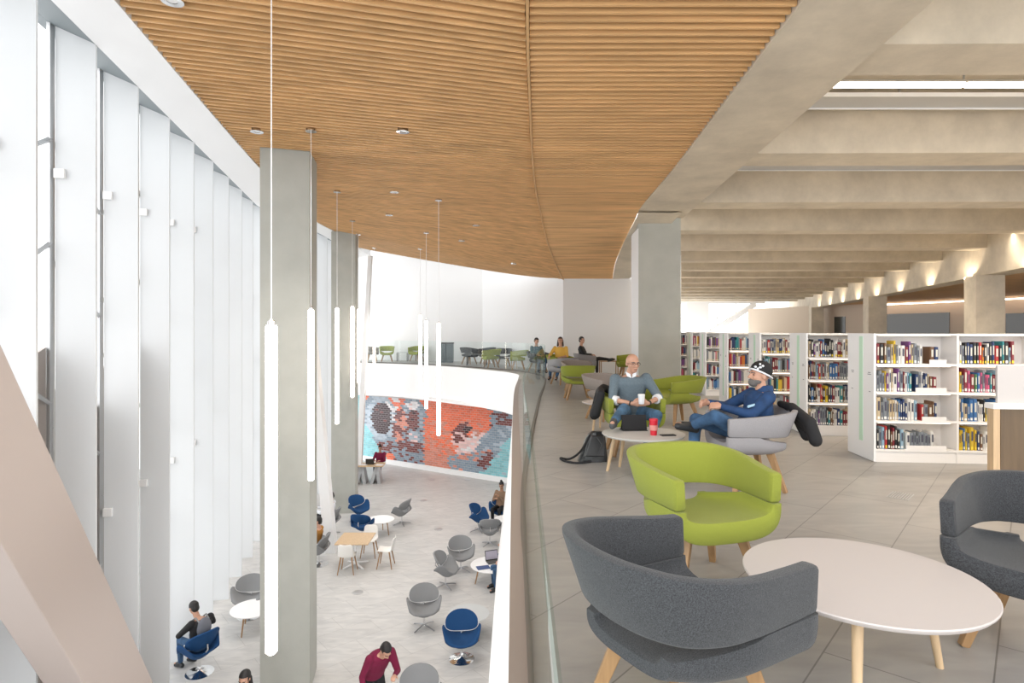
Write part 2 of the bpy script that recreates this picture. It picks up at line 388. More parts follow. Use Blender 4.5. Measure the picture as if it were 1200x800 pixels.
# ------------------------------------------------------------------ mural of glazed brick on the lower wall
MA = Vector((-10.5, 31.35, 0)); MBp = Vector((1.6, 23.72, 0)); mt = (MBp-MA).normalized(); mn = Vector((mt.y, -mt.x, 0))
if mn.y > 0: mn = -mn
wallq('wall_lower_back', (MA.x, MA.y+.02), (MBp.x, MBp.y+.02), LOW, -1.5, 'wallwhite', .25)
def mural(px, py):   # colours of the artwork, in the artwork's own layout units
    cx, cy = (px-400)*6, (py-460)*6
    h = random.random()*.85
    TE = (.24, .52, .56); OR = (.80, .17, .075); GB = (.23, .29, .35); DK = (.045, .018, .022); BR = (.17, .045, .04); PK = (.80, .55, .52); WH = (.75, .72, .72); LG = (.40, .46, .52); PO=(.62,.24,.17)
    def e(x, y, rx, ry, rot=0):
        dx, dy = cx-x, cy-y; c, s = math.cos(rot), math.sin(rot); u = (dx*c+dy*s)/rx; v = (-dx*s+dy*c)/ry; return u*u+v*v
    nz = (h-.5)*.25
    col = OR if cy < 250+cx*.02 else PO
    if cx > 600 and cy > 330: col = PO if h < .6 else BR
    # left big ring
    if e(300, 190, 150, 235)+nz < 1: col = GB if h < .65 else LG
    if e(300, 190, 150, 235)+nz < 1 and cx > 330 and cy < 140: col = OR if h < .6 else WH
    if e(285, 180, 105, 150)+nz < 1: col = LG if h < .7 else GB
    if e(286, 180, 68, 112)+nz*.3 < 1: col = DK if h < .8 else BR
    if abs(e(290, 175, 80, 125)-1) < .16 and cx > 315 and cy < 200: col = WH
    # second ring
    if e(505, 240, 105, 200)+nz < 1: col = GB if h < .55 else (LG if h < .8 else BR)
    if e(510, 190, 42, 75)+nz < 1: col = BR if h < .7 else DK
    if e(500, 90, 45, 28) < 1: col = WH if h < .6 else PK
    if e(420, 250, 55, 130)+nz < 1: col = BR if h < .45 else (PO if h < .75 else GB)
    if e(510, 310, 35, 35)+nz < 1: col = LG if h < .5 else PK
    if cy > 335+(cx-300)*.04 and 260 < cx < 640: col = BR if h < .6 else GB
    if cy > 400+(cx-300)*.10 and cx < 740: col = GB if h < .5 else BR
    if cy > 425 and 320 < cx < 380: col = OR
    if 590 < cx < 770 and 180 < cy: col = OR if h < .75-(cy-180)/420 else (BR if h > .85 else PO)
    # right figure
    if e(905, 330, 140, 135)+nz < 1: col = OR if h < .4 else PO
    if e(840, 290, 50, 90, .5)+nz < 1: col = BR if h < .6 else PK
    if e(885, 255, 36, 22) < 1: col = DK
    if e(925, 385, 120, 75, -.35)+nz*.6 < 1: col = PK if h < .7 else WH
    if e(930, 290, 150, 15) < 1 and h < .3: col = PK
    if cx > 1040+(20 if cy > 120 else 0)-(cy-100)*.05: col = GB if h < .6 else BR
    if cx > 1100 and cy < 280: col = BR if h < .6 else GB
    if e(1100, 420, 150, 230, .6)+nz < 1 and cx > 940 and cy > 230: col = GB if h < .65 else LG
    if cy > 440-(cx-760)*.15 and 760 < cx < 1080: col = GB if h < .7 else PO
    if cx > 1180-(cy-330)*.9 and cy > 320+nz*60: col = TE if h < .8 else LG
    if e(1010, 480, 40, 80, .5)+nz < 1: col = BR if h < .5 else GB
    # teal ground on the left
    if cx < 150 or (cy > 180+(cx-150)*1.75+nz*60 and cx < 340): col = TE
    f = .9+.25*random.random(); return tuple(min(1, c*f) for c in col)
bz = MB(); bl, bh = .215, .098
L = (MBp-MA).length; nr = 30
for r in range(nr):
    z = LOW+.22+bh*r
    off = (r % 2)*bl/2
    for k in range(int(L/bl)):
        s0 = off+k*bl; c = MA+mt*(s0+bl/2)
        px = 600+700*c.x/c.y; py = 388+(1.5-(z+bh/2))*700/c.y
        if px < 405 or px > 612 or py < 452: continue
        a = MA+mt*(s0+.0035)+mn*.03; d = MA+mt*(s0+bl-.0035)+mn*.03; zt = z+bh-.008
        bz.add([(a.x, a.y, z), (d.x, d.y, z), (d.x, d.y, zt), (a.x, a.y, zt)], [(0, 1, 2, 3)], 0, mural(px, py))
bk = MB()
bz.v = [(v[0], v[1], v[2]) for v in bz.v]
mo = bz.build('brick_mural', attr_mat('glazed_brick', .35), fixn=False)
tag(mo, 'large mural of orange, teal, grey and maroon glazed bricks on the lower back wall', 'mural')
b = MB(); a = MA+mn*.024; c = MBp+mn*.024
b.hexa([(a.x, a.y, LOW+.2), (c.x, c.y, LOW+.2), (c.x-mn.x*.02, c.y-mn.y*.02, LOW+.2), (a.x-mn.x*.02, a.y-mn.y*.02, LOW+.2)],
       [(a.x, a.y, -1.5), (c.x, c.y, -1.5), (c.x-mn.x*.02, c.y-mn.y*.02, -1.5), (a.x-mn.x*.02, a.y-mn.y*.02, -1.5)])
b.build('mortar_bed', mat('mortar', (.62, .60, .60), .8), mo)
b = MB(); a = MA+mn*.10; c = MBp+mn*.10
b.hexa([(MA.x, MA.y, LOW), (MBp.x, MBp.y, LOW), (c.x, c.y, LOW), (a.x, a.y, LOW)], [(MA.x, MA.y, LOW+.22), (MBp.x, MBp.y, LOW+.22), (c.x, c.y, LOW+.22), (a.x, a.y, LOW+.22)])
tag(b.build('baseboard_lower', M['white']), kind='structure')

# ------------------------------------------------------------------ facade: fins, glazing, band
def xin(d):
    if d <= 17.2: return -(3.63+.216*d)
    return pw([(17.2, -7.345), (19, -7.35), (21, -7.15), (24, -7.2), (29, -7.6)], d)
def fdir(d):
    t = Vector((xin(d+.3)-xin(d-.3), .6, 0)).normalized(); return t, Vector((-t.y, t.x, 0))   # along, outward
ordn = ['first', 'second', 'third', 'fourth', 'fifth', 'sixth', 'seventh', 'eighth', 'ninth', 'tenth', 'eleventh', 'twelfth', 'thirteenth', 'fourteenth', 'fifteenth', 'sixteenth', 'seventeenth', 'eighteenth', 'nineteenth', 'twentieth']
def ordw(n):
    if n < 20: return ordn[n]
    t = ['twenty', 'thirty', 'forty', 'fifty'][(n+1)//10-2]; r = (n+1) % 10
    return (t[:-1]+'ieth') if r == 0 else t+'-'+ordn[r-1]
ZT = 5.12
vis = 0
for k in range(-4, 17):
    d = 6.25+1.3*k
    t, n = fdir(d); x = xin(d); p = Vector((x, d, 0)); q = p+n*.45
    b = MB(); th = t*.035
    b.hexa([(*p.xy, LOW), (*q.xy, LOW), (*(q+th).xy, LOW), (*(p+th).xy, LOW)], [(*p.xy, ZT), (*q.xy, ZT+.22), (*(q+th).xy, ZT+.22), (*(p+th).xy, ZT)])
    o = b.build('facade_fin', M['fin'])
    lab = 'tall white vertical fin of the glazed facade, %s from the left edge' % ordw(max(k, 0)) if k >= 0 else 'tall white vertical facade fin beside and behind the viewer'
    if d > 17: lab = 'distant tall white facade fin seen between the concrete columns, %s row' % ordw(k-9)
    tag(o, lab, 'facade fin', 'white vertical facade fins')
    if 0 <= k <= 5:
        for zz, side in ((fz(170+[0, 36, 61, 80, 92, 100][k], d), 1), (-1.35+.1*k, 1)):
            c = q-t*.03+Vector((0, 0, 0))+(p-q)*.14; b = MB(); b.box((c.x, c.y, zz), (.12, .05, .12), Matrix.Rotation(math.atan2(-n.y, -n.x), 3, 'Z')); b.build('control_box', M['white'], o, bevel=.006)
# glazing bays
for k in range(-4, 16):
    d = 6.25+1.3*k; t, n = fdir(d); p = Vector((xin(d), d, 0))+n*.50; t2, n2 = fdir(d+1.3); q = Vector((xin(d+1.3), d+1.3, 0))+n2*.50
    b = MB(); b.add([(*p.xy, LOW), (*q.xy, LOW), (*q.xy, ZT+.3), (*p.xy, ZT+.3)], [(0, 1, 2, 3)])
    w = tag(b.build('window_%d' % (k+5), M['facglass']), kind='structure')
    b = MB(); L_ = (q-p).length
    def P2(s, z, off=0): v = p+(q-p)*s+n*off; return (v.x, v.y, z)
    for s in (0.02, .98): b.tube([P2(s, LOW), P2(s, ZT+.25)], .032, 4, sq=True)
    if k % 2: segs = [((0, 3.9), (1, 3.2)), ((0, 2.4), (1, 1.7)), ((0, .3), (1, -.3)), ((0, -2.6), (1, -1.9))]
    else: segs = [((0, 3.2), (1, 3.9)), ((0, 1.9), (1, 2.6)), ((0, 1.2), (1, .6)), ((0, -.9), (1, -1.6))]
    for (s0, z0), (s1, z1) in segs: b.tube([P2(s0, z0), P2(s1, z1)], .03, 4, sq=True)
    b.build('window_frame', M['alu'], w)
    if -1 <= k <= 2:
        b = MB(); z0, z1 = ((LOW, .9) if k % 2 else (LOW, 1.0)); hi = .5 if k % 2 else -.3
        b.hexa([P2(0.03, LOW, .03), P2(.97, LOW, .03), P2(.97, LOW, .07), P2(.03, LOW, .07)], [P2(0.03, z1-.1-hi*.0, .03), P2(.97, z1-hi, .03), P2(.97, z1-hi, .07), P2(.03, z1-.1, .07)])
        b.build('opaque_panel', M['beige'], w)
# grey soffit over the fins, white band, all along the facade
ds = [1.0+.6*i for i in range(48)]
b = MB(); P = []
for d in ds:
    t, n = fdir(d); p = Vector((xin(d), d, 0)); q = p+n*.75; P.append([(*p.xy, ZT+.005), (*q.xy, ZT+.31)])
b.grid(P); tag(b.build('trim_3', M['grey_soffit']), kind='structure')
def xL(d): return -(2.65+.195*d) if d < 16.5 else pw([(16.5, -5.87), (19, -6.15), (22, -6.3), (28, -7.0)], d)
# ------------------------------------------------------------------ slatted cedar ceiling
ZS = [(3, 4.5), (8, 4.5), (13, 4.49), (15, 4.42), (17, 4.14), (19.3, 3.73), (21.5, 3.37), (26, 3.2)]
SEAM = [(2, .10), (5.41, .14), (7.3, .21), (11.2, .40), (14.0, .62), (17, .97), (19.3, 1.38), (21.6, 1.86), (23, 2.1)]
BEDGE = [(2, 2.45), (5.41, 2.63), (7.78, 2.78), (11.2, 3.0), (14.5, 3.11), (15.4, 3.19), (17, 3.25), (19.3, 3.36), (21.5, 3.62)]
ZL = [(3, 4.62), (10.4, 4.66), (15, 4.8), (20.7, 5.0), (27, 5.25)]
BACK = crv([(-9, 27.0, 0), (-7.1, 27.0, 0), (-4.2, 26.3, 0), (-1.43, 25.0, 0), (0, 24.0, 0), (1.1, 22.8, 0), (1.86, 21.6, 0), (3.7, 21.5, 0)], 6)
def zc(x, d):
    s = pw(SEAM, d); l = xL(d); zs = pw(ZS, d); zl = pw(ZL, d)
    t = max(0, min(1.15, (s-x)/(s-l)))
    if x >= s: return zs
    # sweep: follows the seam near the seam, flattens towards the facade
    return zs+(zl-zs)*(t if d < 16 else lerp(t, t**.85, (d-16)/11 if d < 27 else 1))
def backd(x):
    for a, c in zip(BACK, BACK[1:]):
        if a.x <= x <= c.x: return a.y+(c.y-a.y)*(x-a.x)/max(1e-6, c.x-a.x)
    return 27.0 if x < -8 else 21.5
def strip(mb, pts, wdir, th, dep, z_off=0):
    vs = []; fs = []
    for p in pts:
        for (a, c) in ((-1, 0), (1, 0), (1, 1), (-1, 1)):
            vs.append((p[0]+wdir[0]*a*th/2, p[1]+wdir[1]*a*th/2, p[2]+z_off+c*dep))
    n = len(pts)
    for i in range(n-1):
        for k in range(4): fs.append((i*4+k, i*4+(k+1) % 4, (i+1)*4+(k+1) % 4, (i+1)*4+k))
    fs.append((0, 1, 2, 3)); fs.append(tuple((n-1)*4+k for k in (3, 2, 1, 0)))
    mb.add(vs, fs)
PITCH, TH, DEP = .138, .034, .10
b = MB(); d = 2.2
while d < 21.4:
    x0 = pw(SEAM, d)+.02; x1 = pw(BEDGE, d)-.012; z = pw(ZS, d)
    strip(b, [(x0, d, z), (x1, d, z)], (0, 1), TH, DEP); d += PITCH
right = b.build('ceiling_right', M['slat'], fixn=False); tag(right, kind='structure')
b = MB(); d0 = 2.0; wd = Vector((-.211, .977, 0))
while d0 < 30:
    pts = []; x = -8.0
    while x < 2.4:
        y = d0+.216*x
        # exact ends
        ok = y > 1.6 and x > xL(y) and x < pw(SEAM, y)-.03 and y < backd(x)
        if ok: pts.append((x, y, zc(x, y)))
        elif pts: break
        x += .2
    if len(pts) > 1:
        # extend both ends to the boundary
        def ext(p, s):
            x, y, z = p
            for _ in range(20):
                nx = x+s*.01; ny = y+s*.00216
                if nx > xL(ny) and nx < pw(SEAM, ny)-.02 and ny < backd(nx): x, y = nx, ny
                else: break
            return (x, y, zc(x, y))
        pts[0] = ext(pts[0], -1); pts[-1] = ext(pts[-1], 1)
        strip(b, pts, wd, TH, DEP)
    d0 += PITCH
tag(b.build('ceiling_left', M['slat'], fixn=False), kind='structure')
# backing board above the slats
def surf(xf0, xf1, ds_, nx, dz, zf=None):
    P = []
    for d in ds_:
        a, c = xf0(d), xf1(d); P.append([(lerp(a, c, i/nx), d, (zf or zc)(lerp(a, c, i/nx), d)+dz) for i in range(nx+1)])
    return P
b = MB(); b.grid(surf(lambda d: pw(SEAM, d), lambda d: pw(BEDGE, d), [1.6+.5*i for i in range(41)], 3, DEP+.01))
tag(b.build('ceiling_backing_right', M['slatback'], fixn=False), kind='structure')
# left backing clipped to the back curve
P = []
nx = 22
for i in range(nx+1):
    row = []
    for j in range(61):
        # parametrise by fraction between facade edge and seam, depth up to back
        y = 1.6+j*.43
        a = xL(y); s = pw(SEAM, y) if y < 21.6 else 1.86
        x = lerp(a, s, i/nx); yy = min(y, backd(x)); row.append((x, yy, zc(x, yy)+DEP+.01))
    P.append(row)
b = MB(); b.grid(P); tag(b.build('ceiling_backing_left', M['slatback'], fixn=False), kind='structure')
# edge trims: seam strip, back edge
b = MB(); sp = [(pw(SEAM, 1.6+.5*i), 1.6+.5*i, pw(ZS, 1.6+.5*i)-.012) for i in range(41)]
strip(b, sp, (1, 0), .03, .14); tag(b.build('trim_4', M['slattrim'], fixn=False, smooth=40), kind='structure')
b = MB(); bp = [p for p in BACK if -8 < p.x < 3.7]
strip(b, [(p.x, p.y+.02, zc(p.x, min(p.y, 21.5) if p.x > 1.8 else p.y)-.005) for p in bp], (.2, 1), .03, .5)
tag(b.build('trim_5', M['white'], fixn=False), kind='structure')
# white band between facade and cedar
b = MB(); P = []
for i in range(58):
    d = 1.0+.5*i; P.append([(xin(d)-.0, d, ZT), (xL(d), d, pw(ZL, d)-.01), (xL(d)+.03, d, pw(ZL, d)+.4)])
b.grid(P); tag(b.build('trim_6', M['white'], smooth=30), kind='structure')

# ------------------------------------------------------------------ concrete: big raking beam, ribs, slab, columns
ZB = 4.52
b = MB(); ps = [1.0+.5*i for i in range(28)]
lft = [(pw(BEDGE, d)-.004, d) for d in ps]+[(3.16, 15.1)]; rgt = [(3.45, 1.0), (3.80, 5.38), (4.13, 10.3), (4.49, 15.75)]
n = len(lft)
def big(z): return [(x, y, z) for x, y in lft]+[(x, y, z) for x, y in reversed(rgt)]
pl = big(0); b.prism([(p[0], p[1]) for p in pl], ZB-.04, 5.6)
tag(b.build('raking_beam', M['concrete']), 'wide pale concrete beam raking from top of frame down to the square column', 'beam')
b = MB(); P = []
for i in range(16):
    d = 14.8+.46*i; P.append([(pw(BEDGE, d)-.004, d, pw(ZS, d)-.0), (4.2, d, pw(ZS, d)-.0)])
b.grid(P); tag(b.build('ceiling_concrete_return', M['concrete']), kind='structure')
c = empty('concrete_column', (0, 0, 0), 0, 'square grey concrete column rising from the upper floor behind the seated men', 'column')
b = MB(); b.prism([(3.32, 15.72), (4.44, 15.72), (4.46, 16.8), (3.40, 16.8)], 0, ZB-.04); b.build('shaft', M['concol'], c)
b = MB(); b.prism([(3.31, 15.71), (3.325, 15.70), (3.39, 16.82), (3.36, 16.82)], 0, 4.2); b.build('painted_lit_face', M['white'], c)  # white sheet paints in the light falling on the column's left side
# slab over the library and ribs
b = MB(); b.prism([(3.4, -1), (40, -1), (45, 75), (4.4, 75), (4.4, 16), (3.9, 8)], 5.3, 5.5)
tag(b.build('ceiling_library', M['concrete']), kind='structure')
def ebx(d): return 17.4+.30*(d-22)
k = 0; d = 2.45
while d < 62:
    x0 = pwl([(5.38, 3.80), (10.3, 4.13), (15.8, 4.50)], d)-.05; x1 = ebx(d)+.2 if d > 14 else 22
    b = MB(); tw = .02
    P = []
    b.hexa([(x0, d, ZB+.03), (x1, d-.02*(x1-x0)*.5, ZB+.03), (x1, d+.78-.02*(x1-x0)*.5, ZB+.03), (x0, d+.78, ZB+.03)],
           [(x0, d-.06, 5.3), (x1, d-.06-.02*(x1-x0)*.5, 5.3), (x1, d+.84-.02*(x1-x0)*.5, 5.3), (x0, d+.84, 5.3)])
    o = b.build('trim_%d' % (10+k), M['concrete']); tag(o, kind='structure')
    k += 1; d += 3.9
# edge beam on the right with its columns
b = MB(); P = []
b.prism([(ebx(12), 12), (ebx(66), 66), (ebx(66)+.9, 66), (ebx(12)+.9, 12)], 3.57, 5.3)
tag(b.build('edge_beam', M['concrete']), 'pale concrete edge beam running back along the right of the ribbed ceiling', 'beam')
for i, (d, w, lab) in enumerate([(22, .92, 'nearest and widest'), (35.3, .98, 'middle'), (52, 1.0, 'farthest')]):
    cx = ebx(d)+.35; b = MB(); b.box((cx, d+w/2, 1.785), (w, w, 3.57), Matrix.Rotation(-.25, 3, 'Z'))
    tag(b.build('concrete_column', M['concrete']), 'square concrete column under the edge beam behind the bookcases, %s of three' % lab, 'column', 'columns under the edge beam')
for i in range(9):
    d = 19.2+3.9*i; l = bpy.data.lights.new('spot', 'SPOT'); l.energy = 55; l.spot_size = math.radians(125); l.spot_blend = .5; l.color = (1, .82, .6); l.shadow_soft_size = .05
    o = bpy.data.objects.new('spot_light', l); COL.objects.link(o); o.location = (ebx(d)-.5, d, 3.45)
    o.rotation_euler = Vector((.45, 0, 1)).to_track_quat('-Z', 'Y').to_euler()
# space beyond the edge beam: cedar soffit, wall with dark openings, cove lamp
b = MB(); b.prism([(ebx(12)+.9, 12), (ebx(66)+.9, 66), (60, 66), (60, 12)], 3.75, 3.85); tag(b.build('ceiling_reading_room', M['slat']), kind='structure')
WR0, WR1 = Vector((24.5, 62, 0)), Vector((34, 36, 0)); wt = (WR1-WR0); wn = Vector((wt.y, -wt.x, 0)).normalized()
if wn.x > 0: wn = -wn
cream = mat('cream_wall', (.62, .52, .42), .7)
b = MB(); b.prism([WR0, WR1, WR1-wn*.3, WR0-wn*.3], 0, 3.8); wr = tag(b.build('wall_right', cream), kind='structure')
def wrp(px):   # point on right wall at image column
    r = (px-600)/700.0; # x = r*y ; WR0 + s*wt
    s = (r*WR0.y-WR0.x)/(wt.x-r*wt.y); return WR0+wt*s
for j, (pa, pb, ya, yb) in enumerate([(978, 991, 371, 388), (1039, 1113, 367, 391), (1179, 1200, 367, 391), (1200, 1260, 365, 391)]):
    a = wrp(pa); c = wrp(pb); z1 = fz(ya, (a.y+c.y)/2); z0 = 0.9
    b = MB(); b.hexa([(*a.xy, z0), (*c.xy, z0), (*(c+wn*.04).xy, z0), (*(a+wn*.04).xy, z0)], [(*a.xy, z1), (*c.xy, z1), (*(c+wn*.04).xy, z1), (*(a+wn*.04).xy, z1)])
    w = tag(b.build('window_%d' % (30+j), M['darkglass']), kind='structure')
b = MB(); a = wrp(1020)+wn*.5; c = wrp(1230)+wn*.5; b.tube([(a.x, a.y, 3.6), (c.x, c.y, 3.6)], .04, 8)
tag(b.build('cove_lamp', M['lampon']), 'long warm cove light along the wall behind the edge beam', 'lamp')
# far glazed end of the library
b = MB(); b.prism([(4, 64), (26, 64), (26, 64.3), (4, 64.3)], 0, .9); tag(b.build('wall_far', M['wallwhite']), kind='structure')
b = MB()
for x in [6+2.0*i for i in range(10)]: b.box((x, 64.1, 2.9), (.12, .12, 4.6))
for z in (2.9,): b.box((15, 64.1, z), (22, .1, .1))
b.tube([(20, 63.9, .6), (26, 63.9, 4.4)], .35, 4)
b.box((19.8, 63.8, 2.9), (2.4, .4, 4.6)); b.box((15, 63.9, 4.9), (24, .5, .9))
tag(b.build('window_40', M['wallwhite']), kind='structure')

# strip lamp and cable trays between the ribs
t = empty('strip_lamp', (0, 0, 0), 0, 'white linear strip lamp hanging between the two nearest concrete ribs', 'lamp')
b = MB(); b.box((7.9, 8.38, 4.99), (8.2, .07, .05)); b.build('housing', M['alu'], t)
for x0, x1 in ((3.95, 6.32), (6.36, 11.9)):
    b = MB(); b.box(((x0+x1)/2, 8.36, 4.945), (x1-x0, .09, .05)); b.build('lamp_tube', M['lampon'], t)
for x in (6.34, 10.5): b = MB(); b.box((x, 8.38, 5.14), (.02, .02, .32)); b.build('hanger', M['alu'], t)
for j, (yy, lab) in enumerate(((9.25, 'between the nearest ribs behind the strip lamp'), (12.9, 'beneath the third bay of concrete ribs'))):
    t = empty('cable_tray', (0, 0, 0), 0, 'grey metal cable tray running across the ceiling ' + lab, 'cable tray', 'ceiling cable trays')
    b = MB(); x0 = 4.15+.05*j
    b.box((9, yy, 5.06), (9.8-j*.1, .5, .02)); b.build('tray', M['alu'], t)
    b = MB(); b.box((9, yy-.26, 5.06), (9.8-j*.1, .02, .06)); b.build('rail', M['white'], t)
    b = MB(); b.box((9, yy+.26, 5.06), (9.8-j*.1, .02, .06)); b.build('rail', M['white'], t)
    for x in (6, 9, 12): b = MB(); b.box((x, yy, 5.18), (.02, .02, .24)); b.build('hanger', M['alu'], t)

# atrium columns
c = MB(); c.prism([(-4.33, 10.26), (-3.53, 10.42), (-3.66, 11.2), (-4.46, 11.04)], LOW, 4.66)
tag(c.build('concrete_column', M['concol']), 'nearer tall grey concrete column rising through the atrium behind the long pendant lamp', 'column', 'atrium columns')
c = MB(); c.prism([(-6.24, 20.62), (-5.44, 20.74), (-5.54, 21.5), (-6.34, 21.4)], LOW, 4.95)
tag(c.build('concrete_column', M['concol']), 'farther tall grey concrete column beside the brick mural', 'column', 'atrium columns')

# leaning steel braces
def pf(off, d, z, w=0):
    t = Vector((-.216, 1, 0)).normalized(); n = Vector((-t.y, t.x, 0)); p = Vector((-(off+.216*d), d, 0))+n*w; return Vector((p.x, p.y, z))
b = MB()
def zt(d): return 1.42-1.44*(d-4.52)
d0, d1 = .6, 8.84
A = [pf(2.9, d0, zt(d0)), pf(2.9, d0, zt(d0)-1.52), pf(2.9, d0, zt(d0)-1.52, .32), pf(2.9, d0, zt(d0), .32)]
B = [pf(2.9, d1, zt(d1)), pf(2.9, d1-1.05, LOW), pf(2.9, d1-1.05, LOW, .32), pf(2.9, d1, zt(d1), .32)]
for q in B: q.z = max(q.z, LOW)
b.hexa(A, B); tag(b.build('steel_brace', M['brace'], bevel=.01), 'huge pale boxed steel brace crossing the lower left corner', 'brace', 'leaning steel braces')
def brace(p0, p1, w, dd, lab):
    b = MB(); p0 = Vector(p0); p1 = Vector(p1); X = Vector((w/2, 0, 0)); Y = Vector((0, dd/2, 0))
    b.hexa([p1-X-Y, p1+X-Y, p1+X+Y, p1-X+Y], [p0-X*.6-Y, p0+X*.6-Y, p0+X*.6+Y, p0-X*.6+Y]); tag(b.build('steel_brace', M['white']), lab, 'brace', 'leaning steel braces')
brace((-6.02, 25.4, 4.7), (-6.42, 24.9, LOW), .24, .25, 'slender white leaning strut in front of the brick mural')
brace((-5.55, 15.6, 4.75), (-5.17, 17.1, LOW), .30, .3, 'white leaning strut just right of the nearer atrium column')

# ------------------------------------------------------------------ pendant tube lamps
def zceil(x, d): return zc(x, d)
pl = [(318, 4.78, 1.55, 2.63, 'nearest and largest, in front of the concrete column'), (364.5, 9.2, 1.83, 2.63, 'second along, at the right edge of the concrete column'),
      (395, 13.6, 2.02, 2.63, 'in front of the farther concrete column'), (413, 17.4, 2.22, 2.65, 'at the right edge of the farther column'),
      (420, 20.4, 2.25, 2.5, 'just right of the farther column'), (438.5, 25, 2.2, 3.2, 'farthest of the left row, beside the white strut'),
      (514, 14.0, 1.68, 2.62, 'nearest of the right row, in front of the mural'), (499.5, 17.9, 1.81, 2.63, 'second of the right row'), (492.5, 21.4, 2.08, 2.6, 'third of the right row against the white fascia')]
for px, d, z1, ln, lab in pl:
    x = fx(px, d); zc_ = zceil(x, d); t = empty('pendant_lamp', (x, d, z1-ln), 0, 'glowing vertical tube pendant lamp, '+lab, 'lamp', 'vertical tube pendants in the atrium')
    b = MB(); r = .046; b.lathe([(r*.6, .0), (r, .02), (r, ln-.02), (r*.8, ln)], 20); b.build('lamp_tube', M['lamp'], t, smooth=40)
    b = MB(); b.lathe([(.03, ln), (.03, ln+.03), (.006, ln+.05)], 16); b.build('end_cap', M['steel'], t, smooth=40)
    b = MB(); b.tube([(0, 0, ln+.04), (0, 0, zc_-(z1-ln))], .005, 6); b.build('cable', M['white'], t)
    b = MB(); b.lathe([(.085, zc_-(z1-ln)-.03), (.085, zc_-(z1-ln)+.0)], 20); b.build('ceiling_canopy', M['chrome'], t, smooth=40)
for px, py, lab in [(202, 1, 'at the top left of the cedar ceiling'), (301, 154, 'left of the nearer atrium column'), (472, 154, 'near the middle of the cedar ceiling'), (462, 225, 'above the right pendants, nearer one'), (456, 252, 'above the right pendants, farther one'), (558, 264, 'right of the pendant canopies'), (541, 282, 'small one below the pendant canopies'), (602, 309, 'farthest right, near the ceiling edge')]:
    d = 8.0
    for _ in range(40):
        x = fx(px, d); z = zc(x, d)-.01; d = .5*d+.5*(z-1.5)*700/(388-py)
    x = fx(px, d); z = zc(x, d); t = empty('downlight', (x, d, z), 0, 'small recessed chrome downlight '+lab, 'downlight', 'downlights in the cedar ceiling')
    b = MB(); b.lathe([(.05, -.015), (.10, -.02), (.10, .02), (.05, .02)], 20, caps=False); b.build('trim_ring', M['chrome'], t, smooth=40)
    b = MB(); b.lathe([(.05, -.01), (.05, .02)], 16); b.build('lens', M['white'], t)
# more downlights of the same cedar ceiling light the hall below
for i, (x, y) in enumerate([(-1.2, 6), (-3.2, 8.5), (-1.0, 10), (-2.6, 12.5), (-4.6, 15), (-1.6, 16.5), (-3.4, 19), (-1.0, 21), (-5.0, 22.5), (-3, 5)]):
    l = bpy.data.lights.new('downlight', 'SPOT'); l.energy = 260; l.spot_size = math.radians(95); l.spot_blend = .8; l.color = (1, .95, .9); l.shadow_soft_size = .25
    o = bpy.data.objects.new('downlight_lamp', l); COL.objects.link(o); o.location = (x, y, zc(x, y)-.06)
